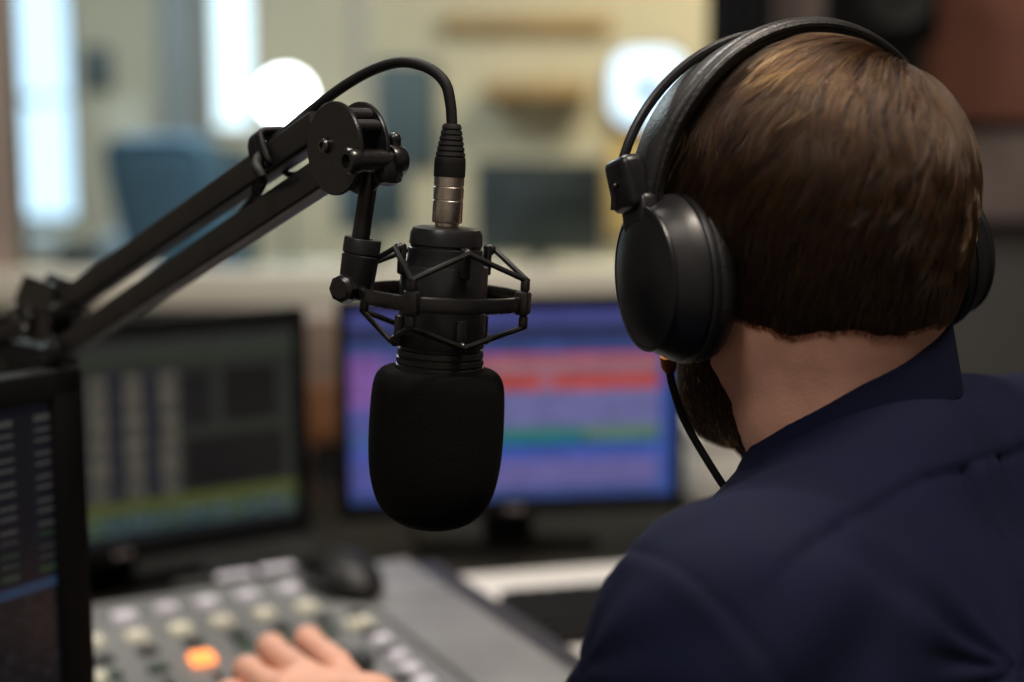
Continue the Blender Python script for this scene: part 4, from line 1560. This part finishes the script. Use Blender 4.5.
# ---- collar: folded band round the neck
nc = Vector((0.1735, 0.745, 0.0))
fold_pts = [  # angle about the neck from the nape (deg, + to his left), height, radius
    (-150, 1.052, 0.056), (-110, 1.078, 0.055), (-70, 1.112, 0.0545), (-40, 1.130, 0.0545), (-10, 1.139, 0.055), (15, 1.138, 0.0555), (45, 1.124, 0.056), (75, 1.100, 0.0565), (105, 1.072, 0.057), (140, 1.046, 0.057), (165, 1.030, 0.058)]
bk = -tf
bm = bmesh.new()
rows = []
ang = [a for a, _, _ in fold_pts]
for i in range(73):
    a = -150 + 315 * i / 72
    zf = float(np.interp(a, ang, [p[1] for p in fold_pts]))
    rf = float(np.interp(a, ang, [p[2] for p in fold_pts]))
    ar = math.radians(a)
    d = bk * math.cos(ar) + tl * math.sin(ar)
    c = nc + Vector((0, 0, 0)) 
    ln = 0.054 + 0.004 * max(0, abs(a) - 90) / 90
    sec = [(rf - 0.004, zf - 0.034), (rf - 0.003, zf - 0.016), (rf - 0.0012, zf - 0.003), (rf + 0.0004, zf), (rf + 0.0026, zf - 0.0016), (rf + 0.0075, zf - 0.014), (rf + 0.0125, zf - ln * 0.72), (rf + 0.0150, zf - ln), (rf + 0.0125, zf - ln - 0.0010), (rf + 0.0095, zf - ln * 0.72), (rf + 0.0045, zf - 0.016), (rf + 0.0008, zf - 0.034)]
    rows.append([bm.verts.new(c + d * (r_ - 0.0055) + Vector((0, 0, z_ + 0.010 + 0.007 * math.cos(ar)))) for r_, z_ in sec])
n = len(rows[0])
for a, b in zip(rows, rows[1:]):
    for k in range(n):
        bm.faces.new((a[k], a[(k + 1) % n], b[(k + 1) % n], b[k]))
bm.faces.new(rows[0])
bm.faces.new(rows[-1][::-1])
obj('collar', bm, M['shirt'], shirt, world=True, angle=60)
# cuff band on the left sleeve
ad = (LW - LE).normalized()
obj('cuff', lathe(bmesh.new(), [(0.034, -0.02), (0.043, -0.02), (0.0435, 0.0), (0.0405, 0.036), (0.033, 0.036)], M4(CUFF - ad * 0.005, frame_from(ad)), seg=40), M['shirt'], shirt, world=True)
for k in (0.15, 0.25):
    pass

# ---- trousers and shoes (below the frame)
f = Field((-0.30, 0.25, 0.06), (0.62, 1.42, 0.78), 0.006)
f.ell(PEL + Vector((0, 0, -0.02)), (0.17, 0.118, 0.13), TR, 0.0)
for hp, kn_, an in KNEES:
    f.cone(hp, kn_, 0.090, 0.064, 0.04)
    f.cone(kn_, an, 0.064, 0.050, 0.02)
V, Q = f.mesh()
np_mesh('trousers', relax(V, Q, 3), Q, M['trousers'], man)
for hp, kn_, an in KNEES:
    f = Field(np.array(an) - 0.25, np.array(an) + 0.25, 0.005)
    f.cone(an - tf * 0.03 + Vector((0, 0, -0.042)), an + tf * 0.14 + Vector((0, 0, -0.05)), 0.042, 0.034, 0.02)
    f.op(lambda X, Y, Z: Z - 0.002, np.array(an) - 0.3, (an.x + .3, an.y + .3, 0.004), 0, 'cut')
    V, Q = f.mesh()
    np_mesh('shoe', relax(V, Q, 2), Q, M['shoe'], man)

# ---- hair: a close cap, then individual strands combed from the crown whorl
def hairline(L):
    """Positive above the hairline, in the head's own frame."""
    x, y, z = L[..., 0], L[..., 1], L[..., 2]
    nape = -0.064 + 0.26 * np.abs(x) ** 1.2 + 0.0012 * np.sin(x * 130) + 0.0008 * np.sin(x * 390 + 1)
    side = -0.030 + 0 * y
    front = 0.066
    t1 = np.clip((y + 0.055) / 0.05, 0, 1)
    t2 = np.clip((y - 0.020) / 0.055, 0, 1)
    lim = nape * (1 - t1) + side * t1
    lim = lim * (1 - t2) + front * t2
    return z - lim


def shell(line, tmin, tmax, grow):
    """A thin coat over the head where line(head frame) is positive, thinning out towards its edge."""
    g = Field(HLO, HLO + 0.003 * (np.array(HF.shape) - 1), 0.003)
    g.n = np.array(HF.shape)
    ln = line(HLOC) * HS
    g.F = np.maximum(HF - np.clip(ln * grow, tmin, tmax), -ln).astype(np.float32)
    return g


f = shell(hairline, 0.0006, 0.0030, 0.08)
V, Q = f.mesh()
V = relax(V, Q, 3, 0.5)
hair = np_mesh('hair', V, Q, M['scalp'], man)

HCEN = np.array((0, -0.012, 0.0))
WH = np.array((0.030, -0.070, 0.088))          # crown whorl (head frame)


def flow(L, N):
    d = L - WH
    t = d - N * np.sum(d * N, 1, keepdims=True)
    ln = np.linalg.norm(t, axis=1, keepdims=True) + 1e-6
    t = t / ln
    sw = np.cross(N, t)
    return t + 0.35 * np.exp(-ln / 0.05) * sw, ln[:, 0]


def scatter(V, Q, count, keep):
    T = np.concatenate([Q[:, [0, 1, 2]], Q[:, [0, 2, 3]]])
    A = np.linalg.norm(np.cross(V[T[:, 1]] - V[T[:, 0]], V[T[:, 2]] - V[T[:, 0]]), axis=1)
    ti = rng.choice(len(T), count, p=A / A.sum())
    u, v = rng.random(count), rng.random(count)
    s = u + v > 1
    u[s], v[s] = 1 - u[s], 1 - v[s]
    P = V[T[ti, 0]] + u[:, None] * (V[T[ti, 1]] - V[T[ti, 0]]) + v[:, None] * (V[T[ti, 2]] - V[T[ti, 0]])
    N = vnormals(V, Q)[T[ti, 0]]
    k = keep(P, N)
    return P[k], N[k]


def strands(name, P, N, D, LN, lift, rad, parent, m, tree, npt=6, wob=0.10, clump=0.55, fq=90, locks=0):
    """P, N, D in the head frame (metres); grows one curve per root along the surface below it."""
    n = len(P)
    pts = np.zeros((n, npt, 3))
    D = D / (np.linalg.norm(D, axis=1, keepdims=True) + 1e-9)
    cur = P.copy()
    n_ = N.copy()
    pts[:, 0] = cur - N * 0.001
    jit = rng.normal(0, wob, (n, 3))
    cl = np.array([[mnoise.noise(Vector(p) * fq), mnoise.noise(Vector(p) * fq + Vector((9, 3, 1))), mnoise.noise(Vector(p) * fq + Vector((2, 7, 4)))] for p in P.tolist()])
    ht = np.zeros(n)
    for k in range(1, npt):
        s = k / (npt - 1)
        d = D + jit * s + cl * clump * s
        d = d - n_ * np.sum(d * n_, 1, keepdims=True)
        d /= np.linalg.norm(d, axis=1, keepdims=True) + 1e-9
        st_ = LN / (npt - 1)
        flat = cur + d * st_[:, None]
        ht = ht + lift * (1.0 - 1.15 * s) * st_
        for q in range(n):
            lo_, no_, _, _ = tree.find_nearest(flat[q])
            n_[q] = no_
            flat[q] = lo_
        cur = flat
        pts[:, k] = flat + n_ * (np.maximum(ht, 0.0003) + 0.0004)[:, None]
        D = D * 0.75 + d * 0.25
    if locks:
        # gather the strands into locks that close towards their tips
        from mathutils.kdtree import KDTree
        gi = rng.choice(n, locks, replace=False)
        kd = KDTree(locks)
        for q, g in enumerate(gi):
            kd.insert(P[g], q)
        kd.balance()
        own = gi[np.array([kd.find(p)[1] for p in P])]
        amt = rng.uniform(0.30, 0.85, n)[:, None] * np.clip(LN / 0.02, 0.25, 1.0)[:, None]
        raise_ = rng.uniform(-0.0005, 0.0012, n)[own] * np.clip(LN / 0.02, 0.2, 1.0)
        for k in range(1, npt):
            s = (k / (npt - 1)) ** 0.8
            pts[:, k] = pts[:, k] * (1 - amt * s) + pts[own, k] * amt * s + N * (raise_ * s)[:, None]
    Wp = np.array(HC) + (pts.reshape(-1, 3) * HS) @ RHn.T
    Wp = Wp - np.array(BASE)
    cu = bpy.data.hair_curves.new(name)
    cu.add_curves([npt] * n)
    cu.points.foreach_set('position', Wp.astype(np.float32).ravel())
    at_ = cu.attributes.get('radius') or cu.attributes.new('radius', 'FLOAT', 'POINT')
    taper = np.linspace(1, 0.35, npt)
    rr = (np.outer(rng.uniform(0.75, 1.25, n), taper) * rad).astype(np.float32)
    at_.data.foreach_set('value', rr.ravel())
    cu.materials.append(m)
    o = link(bpy.data.objects.new(name, cu))
    o.parent = parent
    o['kind'] = 'stuff'
    return o


def hair_mat(name, mel, red, rough=0.30):
    m = bpy.data.materials.new(name)
    m.use_nodes = True
    nt = m.node_tree
    nt.nodes.remove(nt.nodes['Principled BSDF'])
    h = nt.nodes.new('ShaderNodeBsdfHairPrincipled')
    h.model = 'CHIANG'
    h.parametrization = 'MELANIN'
    h.inputs['Melanin'].default_value = mel
    h.inputs['Melanin Redness'].default_value = red
    h.inputs['Roughness'].default_value = rough
    h.inputs['Radial Roughness'].default_value = 0.45
    h.inputs['Random Color'].default_value = 0.6
    h.inputs['Random Roughness'].default_value = 0.2
    nt.links.new(h.outputs['BSDF'], nt.nodes['Material Output'].inputs['Surface'])
    return m


M['hair'] = hair_mat('brown_hair', 0.64, 0.40)
M['beard_hair'] = hair_mat('dark_beard_hair', 0.78, 0.55)
HL = hloc(V)
from mathutils.bvhtree import BVHTree
TREE = BVHTree.FromPolygons(HL.tolist(), Q.tolist())
P, N = scatter(HL, Q, 62000, lambda P, N: (hairline(P) > rng.uniform(0.0003, 0.014, len(P))) & (np.linalg.norm(P - HCEN, axis=1) > 0.05))
D, dist = flow(P, N)
hl = hairline(P)
LN = np.interp(P[:, 2], [-0.08, -0.04, 0.0, 0.04, 0.08, 0.12], [0.010, 0.012, 0.018, 0.030, 0.040, 0.045]) * rng.uniform(0.8, 1.15, len(P))
lift = np.interp(P[:, 2], [-0.08, 0.0, 0.06], [0.25, 0.26, 0.34])
strands('hair_strands', P, N, D, LN, lift, 0.000135, hair, M['hair'], TREE, npt=8, wob=0.08, clump=0.6, fq=60, locks=4200)

# ---- beard along the jaw
def beardline(L):
    x, y, z = L[..., 0], L[..., 1], L[..., 2]
    top = -0.030 - 0.030 * np.clip((y - 0.0) / 0.06, 0, 1) + 0 * x
    mouth = np.hypot((x) / 0.027, (z + 0.060) / 0.011) - 1.0
    a = top - z
    b = y + 0.004 + 0.25 * (z + 0.05)
    return np.minimum(np.minimum(a, b), np.where(y > 0.06, mouth * 0.011, 1.0))


f = shell(beardline, 0.0006, 0.0022, 0.12)
V, Q = f.mesh()
V = relax(V, Q, 2, 0.5)
beard = np_mesh('beard', V, Q, M['beard'], man)
HL = hloc(V)
TREE = BVHTree.FromPolygons(HL.tolist(), Q.tolist())
P, N = scatter(HL, Q, 9000, lambda P, N: beardline(P) > 0.001)
D = np.tile(np.array((0, 0.25, -1.0)), (len(P), 1)) 
strands('beard_strands', P, N, D, np.full(len(P), 0.0055) * rng.uniform(.6, 1.1, len(P)), np.full(len(P), 0.4), 0.00011, beard, M['beard_hair'], TREE, npt=4, wob=0.25)

# ================================================================== HEADPHONES
hp = thing('headphones', 'black over-ear headphones worn on the seated man\'s head', 'headphones', tuple(HC))
HM = Matrix.Translation(HC) @ RH.to_4x4()


def cup(s):
    """Left (s=-1) or right (s=1) cup: axis points outwards from the ear."""
    c = Vector((s * 0.0665, -0.008, -0.010))
    axis = Vector((s * 1.0, 0.02, 0.05)).normalized()
    R_ = frame_from(axis, (0, 1, 0))          # x: forward, y: up or down
    T = HM @ M4(c, R_) @ Matrix.Diagonal((1, 1, 0.84, 1))
    k = 1.0
    # ear pad: soft torus, oval, with fine wrinkles
    bm = bmesh.new()
    na, nb = 96, 20
    rows = []
    for i in range(na):
        a = 2 * PI * i / na
        row = []
        for j in range(nb):
            b = 2 * PI * j / nb
            wr = 1 + 0.035 * math.sin(a * 34) * max(0, math.cos(b)) * (0.4 + 0.6 * max(0, math.sin(a)))
            rr = 0.0295 + 0.0115 * math.cos(b) * wr
            row.append(bm.verts.new(T @ Vector((rr * 0.86 * math.cos(a), rr * 1.06 * math.sin(a), 0.0095 + 0.0105 * math.sin(b)))))
        rows.append(row)
    for i in range(na):
        for j in range(nb):
            bm.faces.new((rows[i][j], rows[(i + 1) % na][j], rows[(i + 1) % na][(j + 1) % nb], rows[i][(j + 1) % nb]))
    obj('ear_pad', bm, M['hp_leather'], hp, world=True, angle=60)
    bm = bmesh.new()
    prof = [(0, 0.0145), (0.040, 0.0145), (0.0412, 0.0160), (0.0412, 0.0185), (0.0400, 0.0200), (0.0392, 0.0202), (0.0392, 0.0212), (0.0402, 0.0216), (0.0400, 0.0240), (0.0376, 0.0300), (0.0352, 0.0365), (0.0338, 0.0400)]
    lathe(bm, prof, T, seg=64, sx=0.86, sy=1.06)
    sh = obj('ear_cup', bm, M['hp_plastic'], hp, world=True)
    bm = bmesh.new()
    prof = [(0.0338, 0.0398), (0.0346, 0.0412), (0.0344, 0.0428), (0.0328, 0.0436), (0.0322, 0.0430), (0.0305, 0.0438), (0.0240, 0.0462), (0.0140, 0.0482), (0.0, 0.0490)]
    lathe(bm, prof, T, seg=64, sx=0.86, sy=1.06)
    obj('cup_cover', bm, M['hp_plastic'], sh, world=True, angle=25)
    return T


TL = cup(-1)
TRt = cup(1)
# arch in the head frame: half ellipse, leaning slightly forward
def arch(a, rx, rz, y0=0.004, z0=0.030, yl=0.0):
    return Vector((rx * math.cos(a), y0 + yl * math.sin(a), z0 + rz * math.sin(a)))


bm = bmesh.new()
na = 64
sec = rrect(0.034, 0.011, 0.0052, 4)
pts = []
prof_ = []
for i in range(na + 1):
    a = math.radians(-2 + 184 * i / na)
    pts.append(HM @ arch(a, 0.0925, 0.0840, y0=-0.002, z0=0.026, yl=-0.026))
yv = RH @ Vector((0, 1, 0))
rows = []
for i in range(na + 1):
    t_ = (pts[min(i + 1, na)] - pts[max(i - 1, 0)]).normalized()
    x_ = yv
    y_ = t_.cross(x_).normalized()
    s = abs(i / na - 0.5) * 2
    wsc = 1.0 - 0.42 * max(0, s - 0.55) / 0.45
    rows.append([bm.verts.new(pts[i] + x_ * (p * wsc) + y_ * q) for p, q in sec])
n = len(sec)
for a, b in zip(rows, rows[1:]):
    for k in range(n):
        bm.faces.new((a[k], a[(k + 1) % n], b[(k + 1) % n], b[k]))
bm.faces.new(rows[0])
bm.faces.new(rows[-1])
band = obj('headband', bm, M['hp_band'], hp, world=True, angle=60)
# piping along the band's edges
for sgn in (-1, 1):
    pp = [pts[i] + yv * (sgn * 0.0165 * (1.0 - 0.42 * max(0, abs(i / na - 0.5) * 2 - 0.55) / 0.45)) for i in range(na + 1)]
    obj('band_piping', tube(bmesh.new(), pp, 0.0022, 8), M['hp_leather'], band, world=True)
# slim outer hoop on each side, meeting the band near the top
for s in (-1, 1):
    pp = []
    for i in range(25):
        q = i / 24
        a = math.radians(2 + 78 * q)
        off = 0.0110 * (1 - q ** 2.2)
        v_ = arch(a, 0.0925 + 0.003 + off, 0.0840 + 0.004 + off * 0.6, y0=-0.002, z0=0.026, yl=-0.026)
        pp.append(HM @ Vector((s * v_.x, v_.y + 0.006, v_.z)))
    obj('outer_hoop', tube(bmesh.new(), pp, 0.0026, 10), M['hp_plastic'], hp, world=True)
    # slider block and yoke down to the cup
    b = HM @ Matrix.Translation((s * 0.1010, -0.004, 0.041)) @ Matrix.Rotation(s * 0.08, 4, 'Y')
    bl = obj('slider_block', B((0, 0, 0), (0.014, 0.022, 0.028), 0.0045, b, seg=3), M['hp_plastic'], hp, world=True)
    obj('screw', sphere(bmesh.new(), (s * 0.0082, -0.001, 0.0), 0.0014, b, seg=10), M['steel'], bl, world=True)
    b2 = HM @ Matrix.Translation((s * 0.0975, -0.005, 0.018)) @ Matrix.Rotation(s * -0.05, 4, 'Y')
    obj('yoke', B((0, 0, 0), (0.011, 0.023, 0.034), 0.004, b2, seg=3), M['hp_plastic'], hp, world=True)
# lead: gold collar, cord hanging down in front of the chest
q0 = HM @ Vector((-0.107, 0.000, -0.050))
q0 = at(668, 356, 0.735)
q1 = at(669, 366, 0.737)
q2 = at(672, 384, 0.738)
obj('cable_collar', tube(bmesh.new(), [q0, q1, q1 + (q1 - q0) * 0.5], [0.0042, 0.0042, 0.003], 16), M['gold'], hp, world=True, label='gold cable collar')
pts = [q1, q2, at(681, 412, 0.737), at(695, 440, 0.735), at(717, 476, 0.732), at(738, 510, 0.74), at(750, 560, 0.78), at(740, 640, 0.82)]
obj('headphone_cord', tube(bmesh.new(), catmull(pts, 8), 0.0021, 10), M['rubber'], hp, world=True)

# ================================================================== LIGHTS
def ceiling_light(label, x, y, size, power, color, room_z=CZ):
    t = thing('ceiling_light', label, 'ceiling light', (x, y, room_z - 0.001))
    bm = bmesh.new()
    for sx in (-1, 1):
        box(bm, (sx * size / 2, 0, -0.015), (0.03, size + 0.03, 0.03), 0.003)
        box(bm, (0, sx * size / 2, -0.015), (size - 0.032, 0.03, 0.03), 0.003)
    obj('frame', bm, M['ceil'], t)
    obj('diffuser', B((0, 0, -0.009), (size - 0.034, size - 0.034, 0.004)), M['lamp_panel'], t)
    l = bpy.data.lights.new('ceiling_lamp', 'AREA')
    l.shape = 'SQUARE'
    l.size = size
    l.energy = power
    l.color = color
    lo = link(bpy.data.objects.new('ceiling_lamp', l))
    lo.location = (x, y, room_z - 0.04)
    return t


ceiling_light('square ceiling light over the studio desk', -0.35, 1.55, 0.5, 20, (1.0, 0.94, 0.87))
ceiling_light('square ceiling light over the seated man', 0.50, 0.45, 0.4, 20, (1.0, 0.86, 0.72))
ceiling_light('added unseen fill light on the ceiling, left of the camera', -0.55, -0.35, 0.5, 14, (1.0, 0.94, 0.88))  # unseen fill lamp, added to brighten the neck and the near side
ceiling_light('square ceiling light left of the far room', -1.3, 4.6, 0.6, 36, (0.82, 0.94, 1.0))
ceiling_light('square ceiling light right of the far room', 0.9, 5.0, 0.6, 46, (1.0, 0.84, 0.58))

w = bpy.data.worlds.new('World')
SC.world = w
w.use_nodes = True
bg = w.node_tree.nodes['Background']
bg.inputs['Color'].default_value = (0.82, 0.93, 1.0, 1)
bg.inputs['Strength'].default_value = 2.2

# ================================================================== CAMERA
cd = bpy.data.cameras.new('camera')
cd.lens = 50
cd.sensor_width = 36
cd.clip_start = 0.02
cd.dof.use_dof = True
cd.dof.focus_distance = 0.735
cd.dof.aperture_fstop = 2.5
cam = link(bpy.data.objects.new('camera', cd))
cam.location = CAM
cam.rotation_euler = (PI / 2 - PITCH, 0, 0)
SC.camera = cam

SC.view_settings.view_transform = 'Standard'
SC.view_settings.look = 'None'
SC.view_settings.gamma = 1.0
SC.view_settings.use_curve_mapping = False
SC.view_settings.exposure = 0.0
SC.cycles.use_denoising = True
SC.cycles.max_bounces = 8
SC.cycles.transparent_max_bounces = 12
SC.cycles.sample_clamp_indirect = 6.0
SC.cycles.caustics_reflective = False
SC.cycles.caustics_refractive = False
